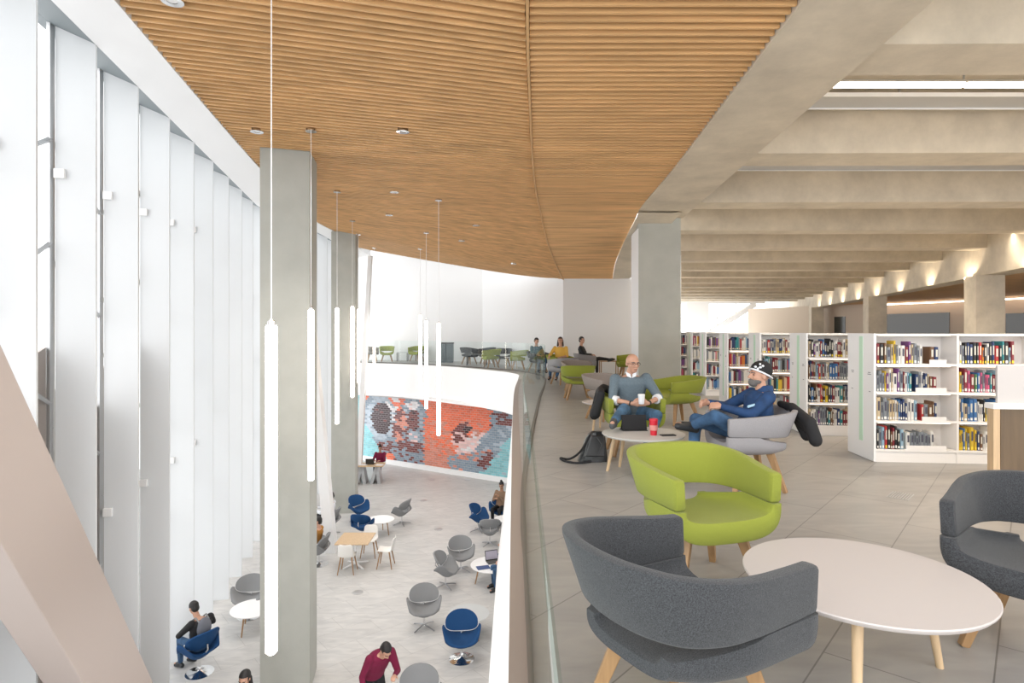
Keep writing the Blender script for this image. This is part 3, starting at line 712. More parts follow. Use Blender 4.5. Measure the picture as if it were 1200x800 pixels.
# ------------------------------------------------------------------ lounge tub chair (local: faces -Y, floor at z=0)
def tub_chair(name, fab, legm, cat='armchair'):
    root = empty(name, cat=cat)
    # backrest shell: U-shaped band, open at the front
    path = [(-.335, -.30), (-.345, -.15), (-.35, .0), (-.335, .14), (-.27, .26), (-.15, .325), (0, .345), (.15, .325), (.27, .26), (.335, .14), (.35, .0), (.345, -.15), (.335, -.30)]
    C_ = crv([(x, y, 0) for x, y in path], 5); n = len(C_); rings = []
    for i, p in enumerate(C_):
        t = (C_[min(i+1, n-1)]-C_[max(i-1, 0)]).normalized(); o = Vector((-t.y, t.x, 0))   # towards outside?
        if o.dot(Vector((p.x, p.y-.0, 0))) < 0: o = -o
        a = max(0, min(1, (p.y+.30)/.62)); zt = lerp(.695, .765, a**1.3); zb = lerp(.525, .515, a)
        fl = lerp(.008, .075, a**1.5); w = lerp(.062, .055, a); r = .014
        top = p+o*fl; bot = p-o*.012*a
        def pt(u, v):  # u 0 inner..1 outer, v 0 bottom..1 top
            base = bot.lerp(top, v); q = base-o*w*(1-u); return (q.x, q.y, lerp(zb, zt, v))
        rr = .06
        rings.append([pt(0.15, 0), pt(0, .05), pt(0, .5), pt(0, .92), pt(.08, .985), pt(.3, 1), pt(.7, 1), pt(.92, .985), pt(1, .92), pt(1, .5), pt(1, .05), pt(.85, 0)])
    b = MB(); m = len(rings[0]); vs = [v for r in rings for v in r]; fs = []
    for i in range(n-1):
        for k in range(m): fs.append((i*m+k, i*m+(k+1) % m, (i+1)*m+(k+1) % m, (i+1)*m+k))
    b.add(vs, fs)
    for idx, s in ((0, -1), (n-1, 1)):   # rounded front ends
        ring = rings[idx]; c = Vector([sum(v[k] for v in ring)/m for k in range(3)])
        r2 = [tuple(c+(Vector(v)-c)*.88+Vector((0, -.012, 0))) for v in ring]
        base = list(ring)+r2; b.add(base, [(k, (k+1) % m, m+(k+1) % m, m+k) for k in range(m)]+[tuple(range(m, 2*m))])
    o = b.build('backrest', fab, root, smooth=50)
    # merge doubles so the shell reads as one piece
    bm = bmesh.new(); bm.from_mesh(o.data); bmesh.ops.remove_doubles(bm, verts=bm.verts, dist=1e-5); bmesh.ops.recalc_face_normals(bm, faces=bm.faces); bm.to_mesh(o.data); bm.free(); o.data.set_sharp_from_angle(angle=math.radians(50))
    # seat: bowl whose sides rise to meet the arms, open towards the back
    b = MB(); rows = []; N = 26
    for j in range(15):
        v = j/14; y = lerp(-.312, .245, v)
        W_ = lerp(.337, .345, min(1, v*2)) if v < .5 else lerp(.345, .225, ((v-.5)/.5)**1.5)
        ztop = .523 if v < .5 else lerp(.523, .455, ((v-.5)/.5)**.8)
        zo = lerp(.325, .335, v)+.02*max(0, v-.8)/.2; zi = lerp(.445, .415, v); w = .062
        out = []; inn = []
        for i in range(N+1):
            th = PI*i/N; c = math.cos(th); s = max(0.0, math.sin(th))
            out.append((-W_*math.copysign(abs(c)**.62, c), y, ztop-(ztop-zo)*s**.62))
            inn.append((-(W_-w)*math.copysign(abs(c)**.72, c), y, ztop-(ztop-zi)*s**.6))
        rows.append(out+inn[::-1])
    b.grid(rows); m = len(rows[0]); L_ = len(rows)
    base = len(b.v)-m*L_; fs = [(base+i*m+m-1, base+i*m, base+(i+1)*m, base+(i+1)*m+m-1) for i in range(L_-1)]
    for f in fs: b.f.append(f); b.m.append(0); b.c.append(None)
    for ri, dy in ((0, -.010), (L_-1, .02)):
        ring = rows[ri]; H = m//2
        # close the front and back with a strip between outer and inner curves, slightly rounded
        r2 = []
        for k, v in enumerate(ring):
            mate = ring[m-1-k]; q = Vector(v).lerp(Vector(mate), .13); r2.append((q.x, q.y+dy, q.z))
        o0 = len(b.v); b.v += [tuple(v) for v in ring]+r2
        for k in range(m): b.f.append((o0+k, o0+(k+1) % m, o0+m+(k+1) % m, o0+m+k)); b.m.append(0); b.c.append(None)
        for k in range(H-1): b.f.append((o0+m+k, o0+m+k+1, o0+m+m-2-k, o0+m+m-1-k)); b.m.append(0); b.c.append(None)
    o = b.build('seat', fab, root, smooth=50)
    bm = bmesh.new(); bm.from_mesh(o.data); bmesh.ops.remove_doubles(bm, verts=bm.verts, dist=1e-5); bmesh.ops.recalc_face_normals(bm, faces=bm.faces); bm.to_mesh(o.data); bm.free(); o.data.set_sharp_from_angle(angle=math.radians(50))
    for sx in (-1, 1):
        for sy in (-1, 1):
            b = MB(); t = Vector((sx*.165, sy*.15+.0, .36)); e = Vector((sx*.265, sy*.235, 0))
            if sy > 0: t.y -= .02
            b.tube([t, e], [.042, .027], 4, sq=True); b.build('leg', legm, root, bevel=.004)
    return root
chairs = {}
for key, fab in (('charcoal', M['gfab']), ('lime', M['green']), ('taupe', M['taupe']), ('grey', M['lgfab'])):
    chairs[key] = tub_chair('lounge_chair', fab, M['oak'])
    USED[chairs[key].name] = False
def tub(key, x, y, face, label, group=None):   # face = world direction angle (deg) the chair looks to, 0=+X, 90=+Y
    return place(chairs[key], USED, (x, y, 0), math.radians(face+90), label, group or 'low round-backed lounge chairs', 'armchair')
AX = math.degrees
tub('charcoal', .62, 2.20, 30, 'large charcoal felt tub chair in the front, seen from behind, facing the round white table')
tub('lime', 1.12, 3.60, -74, 'lime green felt tub chair facing the viewer across the white table')
tub('charcoal', 2.50, 2.78, 217, 'charcoal felt tub chair cut off by the right edge of the frame')
tub('lime', 1.47, 7.36, -88, 'lime green tub chair carrying the bald man in the grey sweater')
tub('grey', 2.30, 5.80, 180, 'grey tub chair carrying the man in the black beanie, seen side-on')
tub('taupe', 1.62, 10.2, -60, 'taupe tub chair half hidden behind the bald man')
tub('lime', 2.72, 9.75, 195, 'lime green tub chair side-on in front of the square concrete column')
tub('lime', 1.45, 13.2, 92, 'lime green tub chair seen from behind near the end of the glass balustrade')
tub('taupe', 1.62, 14.9, -85, 'taupe tub chair facing the back of a lime green chair')
tub('grey', 1.45, 16.9, 120, 'pale grey tub chair in front of the woman in yellow')
tub('lime', 1.50, 18.9, -60, 'lime green tub chair holding the woman in yellow')
tub('grey', 2.45, 19.9, 0, 'grey tub chair under the man in black with crossed legs')
tub('lime', 3.80, 19.6, 180, 'lime green tub chair just left of the square column')
tub('charcoal', .95, 21.9, -60, 'charcoal tub chair behind the glass, holding the person in the dark cap')
tub('taupe', -7.05, 30.0, 20, 'taupe tub chair at the far left of the gallery')
tub('lime', -6.2, 29.6, -80, 'lime green tub chair at the left end of the gallery behind glass')
tub('lime', -4.75, 29.9, -120, 'lime green tub chair behind the right-hand pendant lamps on the gallery')
tub('charcoal', -1.95, 27.2, -30, 'charcoal tub chair on the gallery, left of its dark low table')
tub('charcoal', -1.15, 27.4, 200, 'charcoal tub chair on the gallery, right of its dark low table')
tub('lime', -.85, 24.7, 200, 'lime green tub chair at the middle of the gallery near the glass')
tub('charcoal', -.35, 25.6, -90, 'charcoal tub chair on the gallery beside the slanted wall')
tub('lime', .25, 23.6, 180, 'lime green tub chair on the gallery left of the person in the dark cap')

# ------------------------------------------------------------------ round low tables
def round_table(R, h, topm, legm, name='coffee_table', th=.022, legs=(13, 130, 238), lr=.42, legr=.022):
    root = empty(name, cat='table')
    b = MB(); b.lathe([(R-.012, h-th), (R-.002, h-th*.5), (R, h-.004), (R-.004, h)], 64); b.build('tabletop', topm, root, smooth=30)
    for a in legs:
        c, s = math.cos(math.radians(a)), math.sin(math.radians(a)); b = MB()
        b.tube([(c*lr*.78, s*lr*.78, h-th), (c*lr, s*lr, 0)], [legr, legr*.7], 12); b.build('leg', legm, root, smooth=50)
    return root
def put(o, x, y, z, rz, label, group=None): o.location = (x, y, z); o.rotation_euler = (0, 0, rz); o['label'] = label; 
def put(o, x, y, z, rz, label, group=None):
    o.location = (x, y, z); o.rotation_euler = (0, 0, rz); o['label'] = label
    if group: o['group'] = group
    return o
put(round_table(.475, .45, M['tabletop'], M['ash']), 1.50, 2.57, 0, 0, 'large round white coffee table with ash legs among the front chairs')
put(round_table(.43, .43, M['tablegrey'], M['ash'], legs=(160, 120, -30), lr=.38), 1.38, 6.28, 0, 0, 'round grey coffee table carrying a cup and a tablet in front of the bald man')
put(round_table(.36, .44, M['tabletop'], M['ash'], legs=(100, 220, 340), lr=.3), 1.42, 9.0, 0, 0, 'small round white table left of the bald man')
put(round_table(.34, .45, M['tabletop'], M['ash'], legs=(90, 210, 330), lr=.3), 2.02, 14.1, 0, 0, 'small round white table right of the two back-to-back chairs')
put(round_table(.30, .45, M['tabletop'], M['ash'], legs=(90, 210, 330), lr=.26), -.02, 24.2, 0, 0, 'small round white table on the gallery near the slanted wall')
def frame_table(w, d, h, m, legm, name='side_table'):
    root = empty(name, cat='table'); b = MB(); b.box((0, 0, h-.012), (w, d, .025)); b.build('tabletop', m, root)
    for sx in (-1, 1):
        for sy in (-1, 1):
            b = MB(); b.box((sx*(w/2-.02), sy*(d/2-.02), (h-.025)/2), (.03, .03, h-.025)); b.build('leg', legm, root)
    return root
put(frame_table(.62, .45, .47, M['oak'], M['oak']), 3.38, 20.9, 0, 0, 'low oak side table against the wall beside the man in black')
put(frame_table(.55, .45, .45, M['alu'], M['dark']), -5.5, 30.1, 0, 0, 'dark framed side table at the left of the gallery')
put(frame_table(.9, .5, .5, M['darkglass'], M['dark']), -1.55, 26.4, 0, 0, 'dark low table between charcoal chairs on the gallery')
# litter bin on the gallery
t = empty('recycling_bin', (-3.15, 28.7, 0), 0, 'tall dark grey recycling bin on the gallery behind the pendants', 'bin')
for sx in (-1, 1):
    b = MB(); b.box((sx*.17, 0, .45), (.32, .4, .88)); b.build('bin_body', mat('bin_grey', (.12, .15, .17), .5), t, bevel=.01)
b = MB(); b.box((0, 0, .93), (.7, .42, .06)); b.build('bin_lid', M['dark'], t)

# ------------------------------------------------------------------ tulip swivel chairs in the lower hall
def tulip(name, fab, base):
    root = empty(name, cat='chair')
    b = MB(); P = []; n = 18; m = 12; T = .035
    def S(u, v, off=0):
        wdt = .34*(.72+.28*math.sin(PI*min(1, .25+.75*v))); rise = .235*abs(u)**2.6*(math.sin(PI*min(1, .12+.8*v))**1.2)
        front = 1-.45*abs(u)**4*(1-v)
        return Vector((wdt*u*(1+.10*rise/.24), lerp(-.29*front, .20, v)+.05*abs(u)**2*(v-.5), .42-.05*(1-u*u)*math.sin(PI*v*.9)+rise+.03*v-off-.02*(1-v)**6))
    top = [[S(-1+2*i/n, j/m) for j in range(m+1)] for i in range(n+1)]
    bot = [[S((-1+2*i/n)*.97, j/m, T+.10*(1-abs(-1+2*i/n)**2)*math.sin(PI*j/m)) for j in range(m+1)] for i in range(n+1)]
    b.grid(top); b.grid([r[::-1] for r in bot])
    def side(A, B): b.grid([A, B])
    side(top[0], bot[0]); side(bot[-1], top[-1]); side([r[0] for r in bot], [r[0] for r in top]); side([r[-1] for r in top], [r[-1] for r in bot])
    o = b.build('seat', fab, root, smooth=60)
    bm = bmesh.new(); bm.from_mesh(o.data); bmesh.ops.remove_doubles(bm, verts=bm.verts, dist=1e-4); bmesh.ops.recalc_face_normals(bm, faces=bm.faces); bm.to_mesh(o.data); bm.free()
    # back shell
    def Bk(r, a, off=0):
        ca, sa = math.cos(a), math.sin(a); x = .315*r*math.copysign(abs(ca)**.82, ca); zz = .170*r*math.copysign(abs(sa)**.85, sa); z = .665+zz
        y = .235+.10*zz/.2-.15*(x/.30)**2*.8-.02*(zz/.2)**2; return Vector((x, y-off, z+off*.3))
    b = MB(); K = 28
    for off in (0.0, .045):
        rings = [[Bk(r/5, 2*PI*k/K, off*(1-.25*(r/5)**6)) for k in range(K)] for r in range(1, 6)]
        vs = [Bk(0, 0, off)]+[v for rg in rings for v in rg]; fs = [(0, 1+k, 1+(k+1) % K) for k in range(K)]
        for i in range(4):
            for k in range(K): fs.append((1+i*K+k, 1+(i+1)*K+k, 1+(i+1)*K+(k+1) % K, 1+i*K+(k+1) % K))
        b.add(vs, fs)
    A = 1+4*K; Bq = A+1+5*K
    b.f += [(A+k, A+(k+1) % K, Bq+(k+1) % K, Bq+k) for k in range(K)]; b.m += [0]*K; b.c += [None]*K
    o = b.build('backrest', fab, root, smooth=60)
    b = MB(); b.tube([Bk(1.03, PI+2*PI*k/40*.5*1.0, .022) for k in range(41)], .009, 6); b.build('piping', M['piping'], o, smooth=60)
    b = MB(); b.tube([(0, .16, .42), (0, .26, .5), (0, .25, .6)], .014, 8); b.build('back_stay', M['steel'], root, smooth=60)
    if base == 'disc':
        b = MB(); b.lathe([(.245, 0), (.245, .008), (.20, .018), (.05, .035), (.025, .06), (.022, .36)], 36); b.build('pedestal', M['chrome'], root, smooth=40)
    else:
        b = MB(); b.lathe([(.03, .055), (.022, .09), (.022, .36)], 16); b.build('pedestal', M['steel'], root, smooth=40)
        for k in range(4):
            a = PI/4+k*PI/2; b = MB(); b.tube([(0, 0, .075), (.27*math.cos(a), .27*math.sin(a), .018)], [.018, .012], 8); b.ell((.28*math.cos(a), .28*math.sin(a), .012), (.018, .018, .012)); b.build('foot', mat('dark_steel', (.38, .38, .39), .3, 1.0), root, smooth=50)
    return root
T = dict(gs=tulip('swivel_chair', M['tgrey'], 'star'), gd=tulip('swivel_chair', M['tgrey'], 'disc'), bs=tulip('swivel_chair', M['tblue'], 'star'), bd=tulip('swivel_chair', M['tblue'], 'disc'))
for k in T: USED[T[k].name] = False
def lowp(px, py, z=LOW): d = (1.5-z)*700/(py-388); return fx(px, d), d
def tl(key, px, py, face, label):
    x, y = lowp(px, py); return place(T[key], USED, (x, y, LOW), math.radians(face+90), label, 'petal-shaped swivel chairs in the lower hall', 'chair')
tl('bd', 541, 772, -85, 'blue petal-shaped swivel chair on a chrome disc in front of a round white table')
tl('gs', 497, 735, -80, 'grey petal swivel chair on a star base, nearest whole grey chair in the lower hall')
tl('gs', 522, 687, -10, 'grey petal swivel chair side-on beside the laptop table')
tl('gs', 540, 668, -75, 'grey petal swivel chair just behind the side-on grey chair at the laptop table')
tl('bs', 561, 622, -20, 'blue petal swivel chair left of the person with a bun')
tl('gs', 574, 638, 95, 'grey petal swivel chair seen from behind in front of the person with a bun')
tl('bs', 586, 612, -110, 'blue petal swivel chair under the person with a bun')
tl('gs', 471, 614, 160, 'grey petal swivel chair alone to the right of the table with two blue chairs')
tl('bs', 420, 611, -35, 'blue petal swivel chair behind the round white table, upper of the two')
tl('bs', 424, 632, 80, 'blue petal swivel chair in front of the round white table, seen from behind')
tl('gd', 374, 661, 178, 'grey petal swivel chair on a disc base behind the nearer atrium column')
tl('gs', 388, 626, 175, 'grey petal swivel chair beside the person in the white shirt')
tl('gd', 292, 722, -85, 'grey petal swivel chair half hidden left of the nearer atrium column')
tl('bd', 234, 788, 148, 'blue petal swivel chair on a chrome disc carrying the person with a grey rucksack')
x, y = fx(491, 9.55), 9.55
place(T['gd'], USED, (x, y, LOW), math.radians(-85+90), 'grey petal swivel chair whose top peeks over the bottom edge of the frame', 'petal-shaped swivel chairs in the lower hall', 'chair')
def lowtab(px, py, R, h, label, legs=(60, 180, 300), m='white'):
    d = (1.5-LOW-h)*700/(py-388); o = round_table(R, h, M[m], M['oak'], legs=legs, lr=R*.8, legr=.02); return put(o, fx(px, d), d, LOW, 0, label)
TA = lowtab(549, 718, .43, .45, 'round pale grey table behind the blue disc-based swivel chair', legs=(-50, 70, 190), m='tablegrey'); 
TA_top = [c for c in kids(TA) if c.name.startswith('tabletop')][0]; TA_top.data.materials[0] = mat('pale_grey_laminate', (.55, .57, .57), .4)
TB = lowtab(577, 661, .55, .45, 'round white table carrying the open laptop', legs=(195, 75, 310))
TC = lowtab(446, 608, .42, .45, 'round white table between the two blue swivel chairs', legs=(-30, 90, 210))
TD = lowtab(297, 712, .46, .45, 'round white table at the left of the nearer atrium column', legs=(-105, 20, 140))
TE_ = lowtab(592, 607, .34, .45, 'small white table in front of the person with a bun', legs=(-100, 20, 140))
# oak square table with white star pedestal and white shell chairs
t = empty('cafe_table', (-4.2, 16.05, LOW), 0, 'square oak cafe table on a white star pedestal', 'table')
b = MB(); b.box((0, 0, .728), (.88, .92, .026)); b.build('tabletop', M['ash'], t, bevel=.004)
b = MB(); b.lathe([(.035, .06), (.03, .7)], 16); b.box((0, 0, .70), (.4, .4, .02)); b.build('pedestal', M['white'], t, smooth=40)
for k in range(4):
    a = PI/4+k*PI/2; b = MB(); b.tube([(0, 0, .09), (.38*math.cos(a), .38*math.sin(a), .02)], [.03, .02], 8); b.build('foot', M['white'], t, smooth=50)
def shell_chair():
    root = empty('shell_chair', cat='chair'); P = []
    prof = [(-.21, .445), (-.16, .455), (-.05, .44), (.08, .435), (.16, .45), (.2, .50), (.22, .60), (.245, .72), (.26, .80)]
    c = crv([(0, y, z) for y, z in prof], 3); n = 12
    for off in (0, 1):
        rows = []
        for j, p in enumerate(c):
            v = j/(len(c)-1); w = .215*(1-.15*abs(v-.5)*2)*(1 if v < .9 else math.sqrt(max(.3, 1-((v-.9)/.1)**2*.5)))
            t = (c[min(j+1, len(c)-1)]-c[max(j-1, 0)]).normalized(); nn = Vector((0, -t.z, t.y))
            row = []
            for i in range(n+1):
                u = -1+2*i/n; row.append(Vector((w*u, p.y, p.z))+nn*(.035*u*u-off*.014))
            rows.append(row)
        P.append(rows)
    b = MB(); A, B = P; b.grid(A); b.grid([r[::-1] for r in B])
    b.grid([A[0], B[0]]); b.grid([B[-1], A[-1]]); b.grid([[r[0] for r in B], [r[0] for r in A]]); b.grid([[r[-1] for r in A], [r[-1] for r in B]])
    o = b.build('shell', M['plastic'], root, smooth=60)
    bm = bmesh.new(); bm.from_mesh(o.data); bmesh.ops.remove_doubles(bm, verts=bm.verts, dist=1e-4); bmesh.ops.recalc_face_normals(bm, faces=bm.faces); bm.to_mesh(o.data); bm.free()
    for sx in (-1, 1):
        for sy in (-1, 1): b = MB(); b.tube([(sx*.14, sy*.12, .44), (sx*.21, sy*.20, 0)], [.02, .013], 10); b.build('leg', M['oak'], root, smooth=50)
    return root
sc = shell_chair(); USED[sc.name] = False
for x, y, f, lab in ((-4.30, 15.62, 90, 'white shell chair with oak legs seen from behind at the oak cafe table'), (-3.38, 16.0, 180, 'white shell chair with oak legs side-on, right of the oak cafe table'), (-4.0, 16.75, -90, 'white shell chair on the far side of the oak cafe table')):
    place(sc, USED, (x, y, LOW), math.radians(f+90), lab, 'white shell chairs at the oak table', 'chair')
# far high work table by the mural
t = empty('trestle_table', (-5.95, 24.9, LOW), .05, 'work table with a pale top and slanted grey panel legs in front of the mural', 'table')
b = MB(); b.box((0, 0, .74), (1.25, .75, .03)); b.build('tabletop', M['ash'], t)
for sx in (-1, 1):
    b = MB(); x = sx*.3
    b.hexa([(x-.22, -.3, 0), (x-.1, -.3, 0), (x-.1, .3, 0), (x-.22, .3, 0)], [(x-.02, -.25, .72), (x+.1, -.25, .72), (x+.1, .25, .72), (x-.02, .25, .72)])
    b.hexa([(x+.1, -.3, 0), (x+.22, -.3, 0), (x+.22, .3, 0), (x+.1, .3, 0)], [(x-.02, -.25, .72), (x+.1, -.25, .72), (x+.1, .25, .72), (x-.02, .25, .72)]); b.build('trestle', M['alu'], t)
# white papers and laptops
def flat(name, x, y, z, w, d, h, rz, m, label, cat):
    b = MB(); b.box((0, 0, h/2), (w, d, h)); o = b.build(name, M[m] if isinstance(m, str) else m, None, loc=(x, y, z)); o.rotation_euler = (0, 0, rz); return tag(o, label, cat)
flat('paper_sheet', -6.2, 24.85, LOW+.755, .35, .25, .006, .2, 'white', 'white papers on the left of the trestle work table', 'paper')
flat('paper_sheet', -5.5, 24.8, LOW+.755, .3, .22, .006, -.2, 'white', 'white papers on the right of the trestle work table', 'paper')
def laptop(x, y, z, rz, label):
    t = empty('laptop', (x, y, z), rz, label, 'laptop'); b = MB(); b.box((0, 0, .009), (.34, .24, .016)); b.build('keyboard_base', M['darkglass'], t)
    b = MB(); R = Matrix.Rotation(-.25, 3, 'X'); b.box((0, .15, .13), (.34, .010, .235), R); s = b.build('lid', M['dark'], t)
    b = MB(); b.box((0, .143, .131), (.31, .004, .20), R); b.build('screen', M['screen'], s); return t
laptop(-5.92, 25.0, LOW+.756, PI, 'dark laptop before the person in maroon at the trestle table')
tb = TB.location
laptop(tb.x+.02, tb.y+.14, LOW+.452, .35, 'open laptop on the round white table in the lower hall')
flat('booklet', tb.x-.22, tb.y-.22, LOW+.451, .32, .22, .012, .3, 'bluebook', 'dark blue booklet lying beside the open laptop', 'booklet')

# ------------------------------------------------------------------ things on the grey table, bag, phone
def cup(name, x, y, z, r, h, m1, label, sleeve=None):
    t = empty(name, (x, y, z), 0, label, 'cup'); b = MB(); b.lathe([(r*.76, 0), (r, h*.9)], 24); c = b.build('cup_body', M[m1], t, smooth=40)
    b = MB(); b.lathe([(r*1.05, h*.9), (r*1.05, h*.94), (r*.9, h)], 24); b.build('lid', M['white'] if m1 == 'shirt' else M['red'], t, smooth=40)
    if sleeve: b = MB(); b.lathe([(r*.76+.0035+.004, h*.3), (r*.97+.003, h*.62)], 24, caps=False); b.build('sleeve', sleeve, c, smooth=40)
    return t
cup('paper_cup', 1.46, 6.16, .43, .043, .17, 'red', 'tall red takeaway cup on the round grey table', mat('cup_band', (.62, .25, .22), .6))
t = empty('tablet', (1.32, 6.46, .43), .05, 'black tablet propped in its folding case on the round grey table', 'tablet')
b = MB(); b.box((0, 0, .085), (.27, .012, .165), Matrix.Rotation(-.28, 3, 'X')); b.build('screen_panel', M['black'], t, bevel=.004)
b = MB(); b.box((0, .055, .07), (.25, .008, .15), Matrix.Rotation(.5, 3, 'X')); b.build('folding_case', M['bleather'], t)
b = MB(); b.box((0, .02, .003), (.27, .16, .006)); b.build('case_foot', M['bleather'], t)
o = flat('mobile_phone', 1.60, 6.13, .43, .15, .075, .010, .15, 'dark', 'dark mobile phone lying beside the red cup', 'phone')
# messenger bag
bagm = mat('bag_nylon', (.010, .011, .012), .32, bump=.6, bscale=18)
t = empty('messenger_bag', (.93, 6.95, 0), .0, 'black messenger bag slumped on the floor left of the grey table', 'bag')
b = MB(); rows = []
for j in range(9):
    v = j/8; z = .34*v; w = lerp(.17, .085, v**1.3)*(1 if v < .95 else .7); d = lerp(.10, .045, v); cx = lerp(0, .055, v)
    rows.append([(cx+w*math.copysign(abs(math.cos(q))**.6, math.cos(q)), -.02+d*math.copysign(abs(math.sin(q))**.6, math.sin(q))+.01*math.sin(5*q+j), z+.012*math.sin(3*q+j)*(0 < j < 8)) for q in [2*PI*k/24 for k in range(24)]])
vs = [v for r in rows for v in r]; fs = [(i*24+k, i*24+(k+1) % 24, (i+1)*24+(k+1) % 24, (i+1)*24+k) for i in range(8) for k in range(24)]+[tuple(range(24)), tuple(range(8*24, 9*24))]
b.add(vs, fs); b.build('bag_body', bagm, t, smooth=60)
b = MB(); b.grid([[(-.12+.012*j, -.125+.009*k, .06+.028*k) for k in range(8)] for j in range(1, 18)]); 
b = MB(); b.hexa([(-.10, -.135, .07), (.13, -.135, .07), (.13, -.10, .07), (-.10, -.10, .07)], [(-.02, -.09, .30), (.13, -.09, .30), (.13, -.055, .31), (-.02, -.055, .31)]); b.build('flap', M['bleather'], t, bevel=.01)
b = MB(); P = crv([(-.03, -.05, .30), (-.14, -.10, .13), (-.26, -.06, .03), (-.36, .05, .015), (-.33, -.10, .015), (-.2, -.2, .012), (-.03, -.16, .02)], 6)
rows = [[tuple(p+Vector((0, .012, .02))), tuple(p+Vector((.004, .016, .018))), tuple(p-Vector((0, .012, .0))), tuple(p-Vector((.004, .016, -.004)))] for p in P]
b.tube(P, .013, 6); b.build('strap', M['black'], t, smooth=60)
b = MB(); b.tube([(.05, -.09, .28), (.10, -.12, .20), (.06, -.14, .12)], .006, 6); b.build('buckle', M['bleather'], t)

# ------------------------------------------------------------------ floor grille
b = MB()
for k in range(9): b.box((0, -.08+.02*k, .002), (.26, .006, .004))
x, y, z = up(1055, 581); o = b.build('floor_outlet', M['alu'], None, loc=(x, y, .0005)); o.rotation_euler = (0, 0, .8); tag(o, 'small round metal floor outlet set in the tiles right of the lime chair', 'floor outlet')

for px, py, w in ((419, 694, 'left of the nearest grey star-based chair'), (496, 586, 'right of the lone grey chair'), (514, 620, 'in the middle of the hall floor'), (506, 562, 'close to the mural, left one'), (548, 562, 'close to the mural, right one')):
    x, y = lowp(px, py); b = MB(); b.lathe([(.13, 0), (.13, .006), (.12, .008)], 24); o = b.build('floor_outlet', M['alu'], None, loc=(x, y, LOW+.0005), smooth=40); tag(o, 'round metal floor outlet in the lower hall '+w, 'floor outlet', 'floor outlets of the lower hall')
# ------------------------------------------------------------------ service kiosk on the right
t = empty('service_desk', (4.40, 5.45, 0), math.radians(-4), 'walnut and oak service desk with a white upper panel at the right edge', 'desk')
b = MB(); b.box((.03, .05, .40), (.06, .08, .78)); b.build('side_panel', M['ash'], t, bevel=.003)
b = MB(); b.box((.76, .02, .40), (1.40, .03, .80)); b.build('front_panel', M['kiosk'], t)
b = MB(); b.box((.75, .05, .815), (1.52, .12, .05)); b.build('worktop', M['white'], t, bevel=.004)
b = MB(); b.box((.76, .03, 1.005), (1.44, .025, .36)); b.build('screen_panel', mat('frosted_white', (.50, .475, .465), .4), t)
# ------------------------------------------------------------------ bookcases and books
SH = [.135, .465, .795, 1.115]; HT = 1.47
random.seed(3)
BANKS = [(4.15, 6.86, 3), (4.23, 8.6, 1), (4.23, 10.2, 1), (4.25, 11.8, 1), (4.50, 13.9, 1), (4.68, 15.55, 1), (4.87, 17.3, 1)]
bank_word = ['nearest', 'second', 'third', 'fourth', 'fifth', 'sixth', 'farthest']
RZ = math.radians(-5.5); RM = Matrix.Rotation(RZ, 3, 'Z'); UW = .87; DP = .30
shelfm = mat('shelf_white', (.84, .81, .78), .45)
colors = {'red': (.42, .03, .03), 'dark red': (.20, .02, .03), 'yellow': (.62, .42, .03), 'orange': (.62, .20, .03), 'navy': (.02, .04, .12), 'blue': (.04, .14, .34),
          'teal': (.03, .22, .24), 'green': (.06, .18, .06), 'black': (.02, .02, .022), 'grey': (.22, .24, .26), 'white': (.70, .68, .64), 'cream': (.55, .44, .28), 'purple': (.16, .05, .20), 'pink': (.55, .10, .20), 'brown': (.16, .08, .04), 'pale blue': (.28, .42, .52)}
names = list(colors)
NEU = ['grey', 'white', 'black', 'navy', 'grey', 'white', 'cream', 'pale blue', 'brown', 'dark red']
pal = [['yellow', 'purple', 'navy', 'teal', 'grey', 'white', 'red', 'black', 'orange', 'cream'], ['pink', 'dark red', 'purple', 'grey', 'blue', 'yellow', 'teal', 'green', 'cream', 'white'], ['red', 'white', 'grey', 'navy', 'dark red', 'cream', 'yellow', 'blue'], ['navy', 'teal', 'grey', 'white', 'yellow', 'blue', 'black', 'red', 'pale blue']]
page = mat('book_pages', (.72, .68, .58), .8); labm = mat('spine_label', (.80, .78, .74), .7); laby = mat('spine_label_yellow', (.80, .62, .05), .6)
def book_mesh(col, lm):
    b = MB()
    # cover (spine faces -Y), unit size 1x1x1: x thickness, y depth, z height
    b.box((0, .03, .5), (1, .03, 1), mi=0) if False else None
    b.hexa([(-.5, .06, 0), (-.3, 0, 0), (.3, 0, 0), (.5, .06, 0)], [(-.5, .06, 1), (-.3, 0, 1), (.3, 0, 1), (.5, .06, 1)], 0)
    b.box((-.46, .53, .5), (.08, .94, 1), mi=0); b.box((.46, .53, .5), (.08, .94, 1), mi=0); b.box((0, .51, .5), (.86, .90, .95), mi=1)
    b.add([(-.31, -.004, .05), (.31, -.004, .05), (.31, -.004, .17), (-.31, -.004, .17)], [(0, 1, 2, 3)], 2)
    b.add([(-.24, -.004, .42), (.24, -.004, .42), (.24, -.004, .84), (-.24, -.004, .84)], [(0, 1, 2, 3)], 3)
    c = colors[col]; l = sum(c)/3
    tm = mat('title_light', (.6, .58, .5), .6) if l < .2 else mat('title_dark', (.06, .06, .09), .6)
    return b.mesh('book', [mat('cover_'+col.replace(' ', '_'), c, .5), page, lm, tm])
BMS = {(c, i): book_mesh(c, lm) for c in names for i, lm in enumerate((labm, laby))}
proto_book = bpy.data.objects.new('book', BMS[('red', 0)])
nind = 0; stuff = MB()
rows_w = ['bottom', 'third', 'second', 'top']
